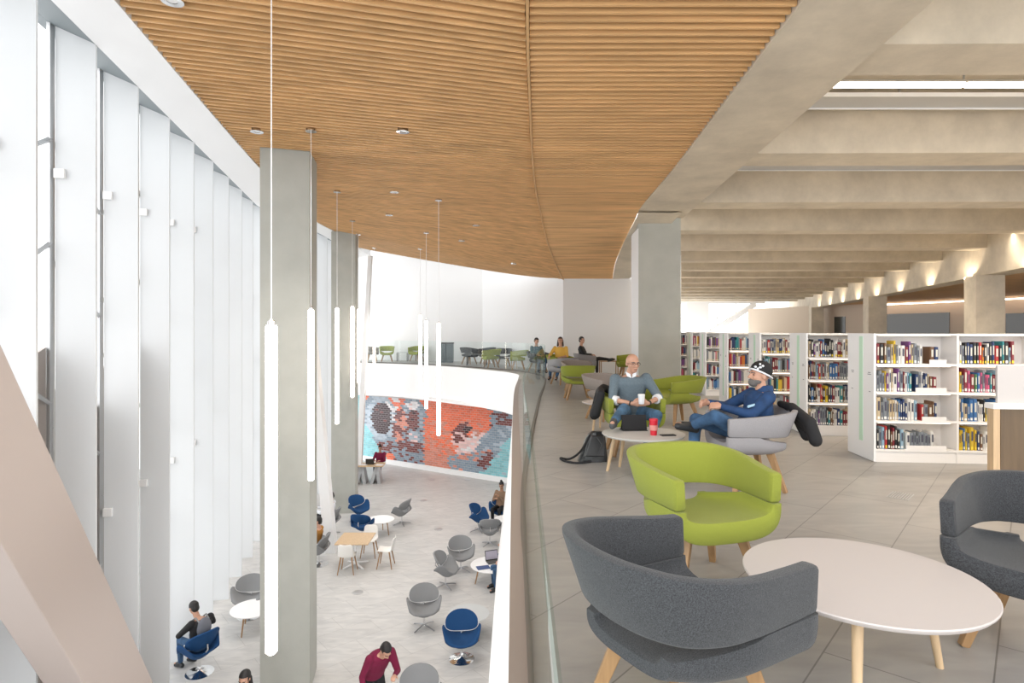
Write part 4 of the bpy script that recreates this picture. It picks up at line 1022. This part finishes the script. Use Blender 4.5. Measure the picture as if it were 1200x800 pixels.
def add_book(P0, xl, z, w, h, dpt, col, lab, bank, unit, row, idx, lean=0, ind=True, ydp=.025):
    global nind
    c = P0+RM @ Vector((xl+w/2, ydp, 0))
    if ind and nind < 300:
        o = proto_book.copy(); o.data = BMS[(col, lab)]; COL.objects.link(o)
        o.location = (c.x, c.y, z); o.rotation_euler = (0, lean, RZ); o.scale = (w*.96, dpt, h)
        size = 'tall' if h > .245 else ('short' if h < .20 else 'mid-height'); thick = 'thick' if w > .034 else ('slim' if w < .022 else 'medium')
        shelf = rows_w[row]
        tag(o, '%s %s %s book, %s from left, %s shelf, %s bay, %s bookcase' % (size, thick, col, ordw(idx), shelf, ordn[unit], bank_word[bank]), 'book', 'books on the shelves of the %s bookcase' % bank_word[bank])
        nind += 1
    else:
        q = c+RM @ Vector((0, dpt/2, 0)); stuff.box((q.x, q.y, z+h/2), (w*.94, dpt, h), RM, 0, colors[col])
        k = c+RM @ Vector((0, -.002, 0)); stuff.box((k.x, k.y, z+h*.12), (w*.6, .003, h*.1), RM, 0, (.75, .7, .5))
def fill(P0, bank, unit, row, x0, x1, ind=True, idx0=0, hmul=1.0, palr=None):
    x = x0; idx = idx0; p = palr or pal[(3-row+bank) % 4]; z = SH[row]+.012
    last = random.choice(p)
    while x < x1:
        w = random.choice([.016, .02, .024, .028, .032, .038, .045]); h = random.uniform(.185, .268)*hmul
        if x+w > x1: break
        if random.random() > .12: last = random.choice(p if random.random() < .5 else NEU)
        add_book(P0, x, z, w, h, random.uniform(.15, .19), last, 1 if (last in ('yellow', 'red') or (row == 3 and random.random() < .5)) else 0, bank, unit, row, idx, ind=ind)
        x += w+.0015; idx += 1
    return idx, x
for bi, (bx_, by_, nu) in enumerate(BANKS):
    P0 = Vector((bx_, by_, 0)); Wd = .03+nu*(UW+.02)
    t = empty('bookcase', (bx_, by_, 0), RZ, 'white double-sided library bookcase, %s of the row, end panel with a mint stripe' % bank_word[bi], 'bookcase', 'row of white bookcases')
    D2 = DP*2+.02
    b = MB(); b.box((.012, D2/2, HT/2+.005), (.026, D2+.02, HT+.0)); ep = b.build('end_panel', M['white'], t)
    b = MB(); b.box((-.003, D2*.46, .82), (.004, .085, 1.24)); b.build('mint_stripe', M['strip'], ep)
    if bi < 4:
        for (yy, zz, w) in ((.09, 1.02, .06), (.09, 1.0, .08), (.08, .80, .04), (.50, 1.02, .07), (.50, 1.0, .05), (.51, .80, .04)): b = MB(); b.box((-.0025, yy, zz), (.002, w, .008)); b.build('lettering', M['ink'], ep)
    for u in range(nu):
        xl = .03+u*(UW+.02)
        b = MB(); b.box((xl+UW/2, DP+.01, HT/2), (UW, .02, HT-.02)); b.build('back_panel', shelfm, t)
        b = MB(); b.box((xl+UW/2, D2/2, .06), (UW, D2-.02, .12)); b.build('plinth', shelfm, t)
        b = MB(); b.box((xl+UW/2, D2/2, HT-.01), (UW, D2, .02)); b.build('top_panel', shelfm, t)
        for z in SH:
            for s in (0, 1):
                b = MB(); b.box((xl+UW/2, DP/2+s*(DP+.02), z), (UW, DP, .024)); b.build('shelf', shelfm, t)
        if bi < 4:
            for k_, z in enumerate(SH):
                b = MB(); top = (SH+[HT])[k_+1]; b.box((xl+UW/2, .05, top-.018), (UW*.9, .012, .008)); b.build('shelf_light', mat('shelf_led', (1, .85, .7), .5, emis=3, ecol=(1, .84, .68)), t)
        b = MB(); b.box((xl+UW+.01, D2/2, HT/2), (.02, D2, HT)); b.build('upright', shelfm, t)
    # books
    if bi == 0:
        idxs = {}
        spec0 = {3: [(.02, .56, 1), (.60, .70, .85)], 2: [(.02, .42, 1), (.44, .68, .9)], 1: [(.02, .48, 1), (.50, .68, .95)], 0: [(.02, .32, 1), (.34, .66, .78)]}
        for row in (3, 2, 1, 0):
            i = 0
            for (a, c, hm) in spec0[row]:
                i, _ = fill(P0, 0, 0, row, .03+a, .03+c, idx0=i, hmul=hm)
        for row in (3, 2, 1, 0): fill(P0, 0, 1, row, .03+UW+.04, .03+UW+.02+(.62 if row == 3 else .66))
        for row in (3,): fill(P0, 0, 2, row, .03+2*(UW+.02)+.1, .03+2*(UW+.02)+.5)
        # low white shelf risers
        for u_, (x0, x1, row) in enumerate([(.58, .76, 3), (.43, .76, 2), (.50, .76, 1), (.33, .76, 0)]):
            b = MB(); b.box(((x0+x1)/2+.03, .006, SH[row]+.035), (x1-x0, .01, .05)); b.build('shelf_riser', shelfm, t)
    else:
        vis = {1: .66, 2: .52, 3: .42, 4: .40, 5: .34, 6: .40}[bi]
        for row in (3, 2, 1, 0): fill(P0, bi, 0, row, .05, .03+min(UW-.03, vis+.06))
        if bi in (1, 2):
            for row in (3, 2, 1, 0): pass
o = stuff.build('book_rows', attr_mat('book_covers', .6)); tag(o, 'rows of books of many colours on the farther white bookcases', 'books', kind='stuff')
# books piled on top of the far cases
# ------------------------------------------------------------------ people
def vox(name, mb, m, parent, voxel=.012, smooth=2, extra=None):
    me = mb.mesh(name, m if not isinstance(m, (list, tuple)) else list(m)); o = bpy.data.objects.new(name, me); COL.objects.link(o)
    r = o.modifiers.new('r', 'REMESH'); r.mode = 'VOXEL'; r.voxel_size = voxel; r.use_smooth_shade = True
    if smooth: s = o.modifiers.new('s', 'SMOOTH'); s.iterations = smooth; s.factor = .5
    dg = bpy.context.evaluated_depsgraph_get(); ev = o.evaluated_get(dg); nm = bpy.data.meshes.new_from_object(ev)
    o.modifiers.clear(); o.data = nm; nm.name = name
    nm.polygons.foreach_set('use_smooth', [True]*len(nm.polygons))
    o.parent = parent; return o
def frame(yaw, pitch, roll=0): # head/other frame; forward is -Y
    return Matrix.Rotation(yaw, 3, 'Z') @ Matrix.Rotation(pitch, 3, 'X') @ Matrix.Rotation(roll, 3, 'Y')
V = Vector
def loft(mb, secs, n=16):   # secs: (center, rx, ry, yawvec X axis, Y axis)
    vs = []; fs = []
    for c, rx, ry, X, Y in secs:
        for k in range(n):
            q = 2*PI*k/n; vs.append(V(c)+X*(rx*math.cos(q))+Y*(ry*math.sin(q)))
    for i in range(len(secs)-1):
        for k in range(n): fs.append((i*n+k, i*n+(k+1) % n, (i+1)*n+(k+1) % n, (i+1)*n+k))
    fs.append(tuple(range(n-1, -1, -1))); fs.append(tuple(range((len(secs)-1)*n, len(secs)*n))); mb.add(vs, fs)
def torso(mb, pel, chest, neck, shL, shR, g=0.0, bulk=1.0):
    X = (V(shL)-V(shR)).normalized(); up_ = (V(neck)-V(pel)).normalized(); Y = up_.cross(X).normalized()
    pel, chest, neck = V(pel), V(chest), V(neck); sh = (V(shL)+V(shR))/2; hw = (V(shL)-V(shR)).length/2
    S = [(pel-up_*.06, .13, .10), (pel+up_*.02, .165, .12), (pel.lerp(chest, .45), .15, .115), (chest, .165, .12), (sh-up_*.05, hw*.95, .105), (sh+up_*.015, hw*.8, .075), (neck-up_*.01, .06, .06)]
    loft(mb, [(c, rx*bulk+g, ry*bulk+g, X, Y) for c, rx, ry in S])
def hand(mb, wr, d, palmn, side, curl=.9, s=1.0):
    # wr wrist, d direction of hand, palmn palm normal (palm faces it), side: +1 thumb towards cross(d,palmn)
    d = V(d).normalized(); pn = V(palmn); pn = (pn-d*pn.dot(d)).normalized(); t = d.cross(pn)*side
    c = V(wr)
    mb.cap(c, .021*s, c+d*.05*s+t*.018*s, .019*s); mb.cap(c, .021*s, c+d*.055*s-t*.02*s, .018*s); mb.cap(c+d*.03*s+t*.01*s, .021*s, c+d*.06*s, .018*s)
    for i, (off, L_) in enumerate(((.031, .068), (.011, .078), (-.010, .072), (-.030, .056))):
        p = c+d*.075*s+t*off*s; a = 0; r = .0092*s
        for L2, k in ((.42, .5), (.32, 1.0), (.26, .9)):
            a += curl*k; q = p+(d*math.cos(a)+pn*math.sin(a))*L_*L2*s; mb.cap(p, r, q, r*.92); p = q; r *= .93
    p = c+d*.02*s+t*.025*s; q = p+(d*.6+t*.65+pn*.35).normalized()*.036*s; mb.cap(p, .0125*s, q, .0105*s); r2 = q+(d*.85+t*.15+pn*.5).normalized()*.030*s; mb.cap(q, .0105*s, r2, .009*s)
def head_prims(mb, c, R, s=1.0):
    c = V(c)
    def A(p): return c+R @ (V(p)*s)
    E = lambda p, r: mb.ell(A(p), [q*s for q in r], R)
    E((0, .012, .03), (.074, .093, .088)); E((0, -.018, -.02), (.062, .070, .085)); E((0, -.045, -.078), (.036, .034, .03)); E((0, -.02, -.06), (.054, .052, .045))
    E((0, -.078, .028), (.052, .016, .013))           # brow
    mb.cap(A((0, -.086, .015)), .008*s, A((0, -.106, -.022)), .0125*s); E((-.012, -.094, -.025), (.009, .010, .008)); E((.012, -.094, -.025), (.009, .010, .008))
    E((0, -.084, -.052), (.024, .010, .007)); E((0, -.084, -.062), (.020, .010, .007))
    for q in (-1, 1): E((q*.036, -.062, -.022), (.022, .022, .018)); E((q*.075, .012, -.002), (.010, .020, .030))
def person(name_label, loc, rz, J, C, hairkind='short', voxel=.014, faces=True, head_rot=(0, 0), bulk=1.0, hands=None, shoes=True, extras=None, sleeves=1.0, bag=False):
    root = empty('person', loc, rz, name_label, 'person')
    j = {k: V(v) for k, v in J.items()}; R = frame(*head_rot)
    skin = C.get('skin', M['skin'])
    b = MB(); head_prims(b, j['head'], R); b.cap(j['neck']-V((0, 0, .02)), .055, j['head']-R @ V((0, -.01, .06)), .052)
    torso(b, j['pel'], j['chest'], j['neck'], j['shL'], j['shR'], -.018)
    for s, sg in (('L', 1), ('R', -1)):
        b.cap(j['sh'+s], .042, j['el'+s], .036); b.cap(j['el'+s], .036, j['wr'+s], .024)
        hd = (hands or {}).get(s, ((j['wr'+s]-j['el'+s]).normalized(), (0, 0, -1), sg, .6)); hand(b, j['wr'+s], *hd)
        b.cap(j['pel']+V((sg*.09, 0, 0)), .07, j['kn'+s], .050); b.cap(j['kn'+s], .046, j['an'+s], .032); b.cap(j['an'+s], .03, j['toe'+s], .024)
    body = vox('body', b, skin, root, voxel*.62 if hands is None else .0058, 1)
    # top
    b = MB(); torso(b, j['pel']+V((0, 0, .02)), j['chest'], j['neck']-V((0, 0, .03)), j['shL'], j['shR'], .012, bulk)
    for s in 'LR':
        b.cap(j['sh'+s], .062*bulk, j['el'+s], .050)
        e = j['el'+s].lerp(j['wr'+s], sleeves*.93)
        if sleeves > .05: b.cap(j['el'+s], .050, e, .036)
    top = vox(C.get('topname', 'jumper'), b, C['top'], root, voxel, 2)
    # trousers
    b = MB(); pel = j['pel']; X = (j['shL']-j['shR']).normalized()
    b.ell(pel+V((0, .0, .0)), (.17*bulk, .13, .115))
    for s, sg in (('L', 1), ('R', -1)):
        hp = pel+V((sg*.085, 0, 0)); b.cap(hp, .092, j['kn'+s], .066); b.cap(j['kn'+s], .064, j['an'+s].lerp(j['kn'+s], .12), .048)
    vox('trousers', b, C['legs'], root, voxel, 2)
    for s in 'LR':
        if not shoes: break
        b = MB(); a, t = j['an'+s], j['toe'+s]; f = (t-a); fl = f.normalized(); nrm = V((0, 0, 1)); nrm = (nrm-fl*nrm.dot(fl)); nrm = nrm.normalized() if nrm.length > .05 else V((0, 1, 0))
        if J.get('sole'+s): nrm = -V(J['sole'+s]).normalized()
        hl = a-fl*.045-nrm*.03; b.cap(hl, .038, t-nrm*.02, .034); b.cap(a, .042, t.lerp(a, .35), .036); b.cap(hl-nrm*.012, .034, t-nrm*.025, .033)
        vox('shoe', b, C['shoes'], root, .009 if voxel < .013 else .014, 1)
    hc = j['head']
    def A(p): return hc+R @ V(p)
    if faces:
        for q in (-1, 1): b = MB(); b.ell(A((q*.030, -.0755, .006)), (.0125, .008, .0055), R, 10, 6); b.build('eye', M['eye'], root, smooth=80)
        b = MB(); b.ell(A((0, -.090, -.057)), (.021, .006, .0035), R, 10, 6); b.build('mouth', M['lip'], root, smooth=80)
        for q in (-1, 1): b = MB(); b.tube([A((q*.012, -.094, .022)), A((q*.032, -.090, .029)), A((q*.052, -.075, .024))], .004, 6); b.build('eyebrow', C.get('brow', M['hair']), root, smooth=80)
    hm = C.get('hair', M['hair'])
    if hairkind in ('short', 'long', 'bun'):
        b = MB(); n, m = 24, 14; rows = []
        for i in range(m+1):
            t = PI*.5*i/m*1.35; row = []
            for k in range(n):
                q = 2*PI*k/n; x, y, z = math.sin(t)*math.cos(q), math.sin(t)*math.sin(q), math.cos(t)
                lim = .35 if y < -.35 else (-.05 if y < .1 else -.55)
                z = max(z, lim); rr = math.sqrt(max(0, 1-z*z)) if z == lim else math.sin(t); x, y = rr*math.cos(q), rr*math.sin(q)
                row.append((x, y, z))
            rows.append(row)
        b.ell(A((0, .018, .040)), (.083, .100, .090), R)
        b.ell(A((0, .05, -.01)), (.075, .065, .075), R)
        hb = vox('hair', b, hm, root, .010, 1)
        # carve the face area out
        bm = bmesh.new(); bm.from_mesh(hb.data); Ri = R.inverted(); dele = []
        for v in bm.verts:
            p = Ri @ (v.co-hc)
            if p.y < -.035+max(0, p.z-.055)*0 and p.z < .062-max(0, -.06-p.y)*0: dele.append(v)
        bmesh.ops.delete(bm, geom=dele, context='VERTS'); bm.to_mesh(hb.data); bm.free()
        if hairkind == 'long':
            b = MB()
            for q in (-1, 1): b.cap(A((q*.07, .03, .02)), .028, A((q*.085, .01, -.16)), .03)
            b.cap(A((0, .07, .02)), .055, A((0, .075, -.17)), .06); vox('hair_lengths', b, hm, hb, .014, 2)
        if hairkind == 'bun': b = MB(); b.ell(A((0, .03, .15)), (.042, .042, .04)); vox('hair_bun', b, hm, hb, .012, 1)
    if extras: extras(root, A, R, j)
    return root
def seated(hip=.50, lean=.06, kn=.47, an=.12, dx=0, arms='lap', cross=None):
    J = dict(pel=(0, .06, hip), chest=(0, .09+lean*.3, hip+.30), neck=(0, .10+lean, hip+.53), head=(0, .07+lean, hip+.70),
             shL=(.18, .10+lean, hip+.47), shR=(-.18, .10+lean, hip+.47), elL=(.24, .02, hip+.22), elR=(-.24, .02, hip+.22), wrL=(.07, -.22, hip+.19), wrR=(-.07, -.22, hip+.19),
             knL=(.12, -.38, hip+.03), knR=(-.12, -.38, hip+.03), anL=(.12, -.36, .09), anR=(-.12, -.36, .09), toeL=(.13, -.50, .045), toeR=(-.13, -.50, .045))
    if arms == 'table': J.update(wrL=(.10, -.36, .80), wrR=(-.10, -.36, .80), elL=(.25, -.10, .74), elR=(-.25, -.10, .74))
    if arms == 'up': J.update(wrL=(.03, -.20, hip+.42), wrR=(-.06, -.24, hip+.35), elL=(.20, -.10, hip+.20))
    if cross == 'R': J.update(knR=(-.06, -.40, hip+.10), anR=(.20, -.62, hip+.02), toeR=(.22, -.76, hip+.08))
    return J

# the bald man (faces the viewer)
J = dict(pel=(0, .06, .50), chest=(-.02, .08, .72), neck=(-.02, .02, .99), head=(0, -.02, 1.105), shL=(.175, .03, .925), shR=(-.205, .02, .915),
         elL=(.30, -.12, .70), elR=(-.27, -.14, .68), wrL=(.12, -.30, .655), wrR=(-.055, -.29, .650),
         knL=(.20, -.42, .53), knR=(-.20, -.52, .62), anL=(.06, -.45, .13), anR=(-.38, -.90, .53), toeL=(.04, -.58, .07), toeR=(-.42, -1.04, .53))
def ex1(root, A, R, j):
    b = MB()
    for q in (-1, 1): b.tube([A((q*.034+.026*math.cos(a), -.098+.006*abs(math.cos(a)), .004+.018*math.sin(a))) for a in [2*PI*k/18 for k in range(19)]], .0018, 5)
    for q in (-1, 1): b.tube([A((q*.060, -.092, .008)), A((q*.080, .0, .008))], .0018, 5)
    b.tube([A((-.008, -.099, .006)), A((.008, -.099, .006))], .0018, 5); b.build('spectacles', M['dark'], root)
    b = MB(); n = j['neck']
    for q in (-1, 1): b.hexa([n+V((q*.005, -.085, -.055)), n+V((q*.055, -.075, -.035)), n+V((q*.055, -.065, -.035)), n+V((q*.005, -.075, -.055))], [n+V((q*.012, -.075, -.01)), n+V((q*.07, -.045, .02)), n+V((q*.066, -.035, .02)), n+V((q*.012, -.065, -.01))])
    b.build('collar', M['shirt'], root)
    for s in 'LR':
        p = j['el'+s].lerp(j['wr'+s], .08); q = j['el'+s].lerp(j['wr'+s], .30); b = MB(); b.tube([p, q], [.058, .055], 16); b.build('cuff', M['shirt'], root, smooth=50)
    p = j['elL'].lerp(j['wrL'], .86); q = j['elL'].lerp(j['wrL'], .95); b = MB(); b.tube([p, q], .031, 14); b.build('wristwatch', M['dark'], root, smooth=50)
    p = j['elR'].lerp(j['wrR'], .88); q = j['elR'].lerp(j['wrR'], .93); b = MB(); b.tube([p, q], .030, 14); b.build('bracelet', M['dark'], root, smooth=50)
hd = {'L': ((-.85, -.28, .05), (-.2, .9, .1), -1, .75), 'R': ((.85, -.22, .05), (.2, .9, .1), 1, .75)}
person('bald man in glasses and grey sweater sitting with a white cup in his hands', (1.47, 7.30, 0), math.radians(0), J,
       dict(top=M['sweater'], legs=M['ljeans'], shoes=M['shoe'], brow=M['beard']), None, .0105, True, (math.radians(14), math.radians(4)), 1.10, hd, extras=ex1, sleeves=.12)
cup('paper_cup', 1.47+.035, 7.30-.355, .655, .040, .115, 'shirt', 'white paper cup held in both hands by the bald man')
# the bearded man in the beanie (side on, facing left)
J = dict(pel=(0, .02, .49), chest=(0, .14, .70), neck=(0, .17, .945), head=(0, .15, 1.065), shL=(.17, .17, .875), shR=(-.18, .15, .875),
         elL=(.24, -.02, .72), elR=(-.22, -.10, .74), wrL=(.12, -.26, .78), wrR=(-.03, -.34, .80),
         knL=(.15, -.46, .70), knR=(-.13, -.43, .62), anL=(.02, -.54, .56), anR=(-.12, -.47, .13), toeL=(.12, -.70, .585), toeR=(-.12, -.60, .06), soleL=(.75, -.1, -.65))
J.update(knL=(.22, -.36, .70), anL=(-.02, -.50, .575), toeL=(.05, -.66, .60))
def ex2(root, A, R, j):
    b = MB(); b.ell(A((0, .016, .055)), (.094, .110, .098), R); bn = vox('beanie', b, M['black'], root, .008, 1)
    bm = bmesh.new(); bm.from_mesh(bn.data); Ri = R.inverted(); hc = j['head']
    bmesh.ops.delete(bm, geom=[v for v in bm.verts if (Ri @ (v.co-hc)).z < .028-(Ri @ (v.co-hc)).y*.35], context='VERTS'); bm.to_mesh(bn.data); bm.free()
    b = MB(); b.tube([A((.0905*math.cos(a), .016+.106*math.sin(a), .030-(.016+.106*math.sin(a))*.36)) for a in [2*PI*k/36 for k in range(37)]], .009, 8); b.build('beanie_band', M['shirt'], bn, smooth=60)
    b = MB()
    for (a, zz, s_) in ((-.55, .085, .016), (-.35, .10, .014), (-.75, .07, .012), (-1.0, .085, .014), (-.6, .115, .010)):
        b.ell(A((.09*math.cos(a), .016+.108*math.sin(a), zz)), (.012, s_, .011), R, 8, 6)
    b.build('beanie_motif', M['shirt'], bn)
    b = MB(); b.ell(A((0, -.055, -.070)), (.050, .048, .042), R); b.ell(A((0, -.03, -.055)), (.066, .055, .035), R); b.ell(A((0, -.088, -.045)), (.03, .014, .008), R); vox('beard', b, M['beard'], root, .008, 1)
    b = MB(); n = j['neck']; loft(b, [(n+V((0, .02, -.055)), .10, .09, V((1, 0, 0)), V((0, 1, 0))), (n+V((0, .03, .0)), .085, .08, V((1, 0, 0)), V((0, 1, 0))), (n+V((0, .04, .03)), .075, .07, V((1, 0, 0)), V((0, 1, 0)))]); vox('hood', b, M['navy'], root, .012, 2)
    b = MB(); b.tube([j['shL']+V((.0, -.075, .0)), j['shL']+V((.01, -.10, -.06)), j['elL']+V((.03, -.045, .08))], .013, 6); b.build('sleeve_stripe', mat('sleeve_print', (.35, .55, .70), .7), root, smooth=60)
hd = {'L': ((-.4, -.8, .1), (-.6, .2, -.6), -1, .8), 'R': ((.3, -.85, 0), (.7, .2, -.3), 1, .8)}
person('bearded man in black beanie and navy hoodie sitting side-on with crossed legs', (2.26, 5.82, 0), math.radians(-90), J,
       dict(top=M['navy'], legs=M['jeans'], shoes=M['shoeb'], topname='hoodie', brow=M['beard'], hair=M['beard']), None, .011, True, (math.radians(6), math.radians(-6)), 1.06, hd, extras=ex2)
# coats over chair backs
def coat(name, pts, loc, rz, lab):
    b = MB()
    for p0, r0, p1, r1 in pts: b.cap(p0, r0, p1, r1)
    t = vox(name, b, M['black'], None, .014, 3); t.location = loc; t.rotation_euler = (0, 0, rz); return tag(t, lab, 'jacket')
coat('jacket', [((-.05, .33, .79), .035, (.12, .36, .78), .04), ((.12, .36, .78), .045, (.30, .44, .66), .055), ((.30, .44, .66), .06, (.33, .48, .50), .06), ((.0, .40, .76), .05, (.26, .45, .62), .06), ((.05, .42, .70), .04, (.2, .46, .52), .05)], (2.30, 5.80, 0), math.radians(-90), 'black jacket hanging over the back of the bearded man\'s grey chair')
coat('jacket', [((-.36, .15, .76), .05, (-.40, -.16, .74), .05), ((-.40, -.16, .74), .05, (-.46, -.14, .50), .06), ((-.38, .10, .74), .05, (-.45, .05, .46), .06), ((-.45, -.10, .55), .06, (-.45, .03, .50), .06), ((-.30, .28, .78), .05, (-.20, .25, .74), .05), ((-.36, .15, .76), .05, (-.30, .28, .78), .05)], (1.47, 7.36, 0), 0, 'dark jacket draped over the arm of the bald man\'s lime chair')

# people farther off on the upper floor
J = seated(arms='lap'); J.update(wrR=(-.26, -.36, .70), elR=(-.30, -.1, .72), knL=(.10, -.45, .52), knR=(-.20, -.42, .52), anL=(.0, -.50, .09), anR=(-.22, -.42, .09), toeL=(0, -.64, .05), toeR=(-.24, -.56, .05))
person('woman with long brown hair in a yellow top and jeans, on the upper floor', (1.50, 18.85, 0), math.radians(-15), J, dict(top=M['yellow'], legs=M['jeans'], shoes=M['shoe'], hair=M['brownhair'], topname='top'), 'long', .018, True, (.1, 0), sleeves=.2)
J = seated(cross='R'); J.update(knR=(-.06, -.45, .60), anR=(-.03, -.78, .57), toeR=(-.03, -.93, .60), wrL=(.1, -.2, .72), knL=(.1, -.35, .52))
person('man in black with crossed legs reading by the white gallery wall', (2.46, 19.9, 0), math.radians(78), J, dict(top=M['black'], legs=M['black'], shoes=M['shoeb'], topname='suit_jacket'), 'short', .018, True, (-.5, .1))
J = seated(arms='lap', hip=.44)
person('person in dark cap and blue-grey clothes sitting behind the glass balustrade', (.95, 21.9, 0), math.radians(20), J, dict(top=M['teal'], legs=M['jeans'], shoes=M['shoeb'], topname='coat'), 'short', .02, True, (.2, .3))
# lower hall
def low_person(lab, x, y, rz, J, C, **k):
    return person(lab, (x, y, LOW), math.radians(rz), J, C, **k)
x, y = lowp(586, 612); J = seated(arms='up')
low_person('person with hair in a bun, tan coat and black clothes, in the lower hall', x, y-.02, -20, J, dict(top=M['tan'], legs=M['black'], shoes=M['shoeb'], topname='coat', skin=M['skind']), hairkind='bun', voxel=.018, head_rot=(0, .35))
J = seated(arms='table', hip=.48)
low_person('person in a white top and jeans at the laptop table, cut by the balcony', tb.x+.42, tb.y-.35, -75, seated(arms='lap', hip=.48), dict(top=M['white'], legs=M['jeans'], shoes=M['shoeb'], topname='top'), hairkind='short', voxel=.018, head_rot=(0, .3))
low_person('person in blue at the far side of the laptop table', tb.x+.55, tb.y+.62, -50, J, dict(top=M['jeans'], legs=M['jeans'], shoes=M['shoeb'], topname='shirt'), hairkind='long', voxel=.018, head_rot=(0, .4))
low_person('person in maroon working at a laptop on the trestle table', -5.72, 25.75, 0, seated(arms='table', hip=.55), dict(top=M['maroon'], legs=M['black'], shoes=M['shoeb']), hairkind='bun', voxel=.02, head_rot=(0, .3))
low_person('person in dark red trousers left of the trestle table, half hidden by the strut', -6.85, 24.6, 80, seated(arms='table', hip=.5), dict(top=M['black'], legs=M['maroon'], shoes=M['shoeb']), hairkind='short', voxel=.02, head_rot=(0, .3))
x, y = lowp(383, 626)
low_person('person in a white shirt and dark trousers beside the nearer atrium column', x, y, -95, seated(arms='table', hip=.5), dict(top=M['shirt'], legs=M['black'], shoes=M['shoeb'], topname='shirt'), hairkind='short', voxel=.018, head_rot=(0, .3))
x, y = lowp(374, 661)
low_person('person in a mustard top, only an arm showing beside the nearer atrium column', x-.16, y, -92, seated(hip=.47), dict(top=M['mustard'], legs=M['black'], shoes=M['shoeb'], topname='top'), hairkind='short', voxel=.018)
# person with rucksack in the blue chair, seen from behind
x, y = lowp(234, 788); J = seated(hip=.50, lean=.0); J.update(head=(.02, -.10, 1.16), neck=(0, -.02, 1.02), elL=(.33, -.05, .78), elR=(-.33, -.05, .78), wrL=(.12, -.25, .72), wrR=(-.12, -.25, .72), toeL=(.13, -.52, .05), toeR=(-.10, -.50, .05))
def ex3(root, A, R, j):
    b = MB(); b.ell((0, .20, .86), (.14, .08, .19)); b.ell((0, .20, .76), (.13, .07, .12)); bp = vox('rucksack', b, mat('rucksack_grey', (.16, .17, .20), .8), root, .014, 2)
    b = MB()
    for q in (-1, 1): b.tube([(q*.09, .20, .99), (q*.10, .10, 1.05), (q*.11, .0, .98)], .015, 6)
    b.build('strap', M['tgrey'], bp)
low_person('person in black with a grey rucksack in the blue chair by the facade', x-.06, y+.05, 238, J, dict(top=M['black'], legs=M['jeans'], shoes=M['shoeb'], topname='jacket'), hairkind='short', voxel=.014, head_rot=(0, .35), extras=ex3, bulk=1.1)
# dark-haired head rising from the bottom edge
d = 8.65
low_person('dark-haired person in brown just entering the bottom edge of the frame', fx(288, d), d, -150+180, seated(hip=.50), dict(top=M['tan'], legs=M['black'], shoes=M['shoeb'], topname='coat'), hairkind='long', voxel=.014, head_rot=(-.6, .2))
place(T['gs'], USED, (fx(288, d), d+.08, LOW), math.radians(30), 'grey petal swivel chair under the person at the bottom edge of the frame', 'petal-shaped swivel chairs in the lower hall', 'chair')
# walking person in maroon bending forward
J = dict(pel=(0, .12, .93), chest=(.0, -.02, 1.15), neck=(0, -.22, 1.37), head=(.0, -.33, 1.47), shL=(.18, -.15, 1.32), shR=(-.18, -.15, 1.32), elL=(.24, -.25, 1.05), elR=(-.27, -.08, 1.05), wrL=(.10, -.42, 1.10), wrR=(-.30, -.22, .83),
         knL=(.10, -.06, .50), knR=(-.10, .12, .50), anL=(.10, -.02, .09), anR=(-.10, .38, .13), toeL=(.10, -.16, .05), toeR=(-.10, .26, .05))
d = 9.3
low_person('person in a maroon jumper and black cap walking bent forward in the lower hall', fx(441, d), d, 38, J, dict(top=M['maroon'], legs=M['black'], shoes=M['shoeb']), hairkind='short', voxel=.013, head_rot=(0, .7), bulk=1.12)
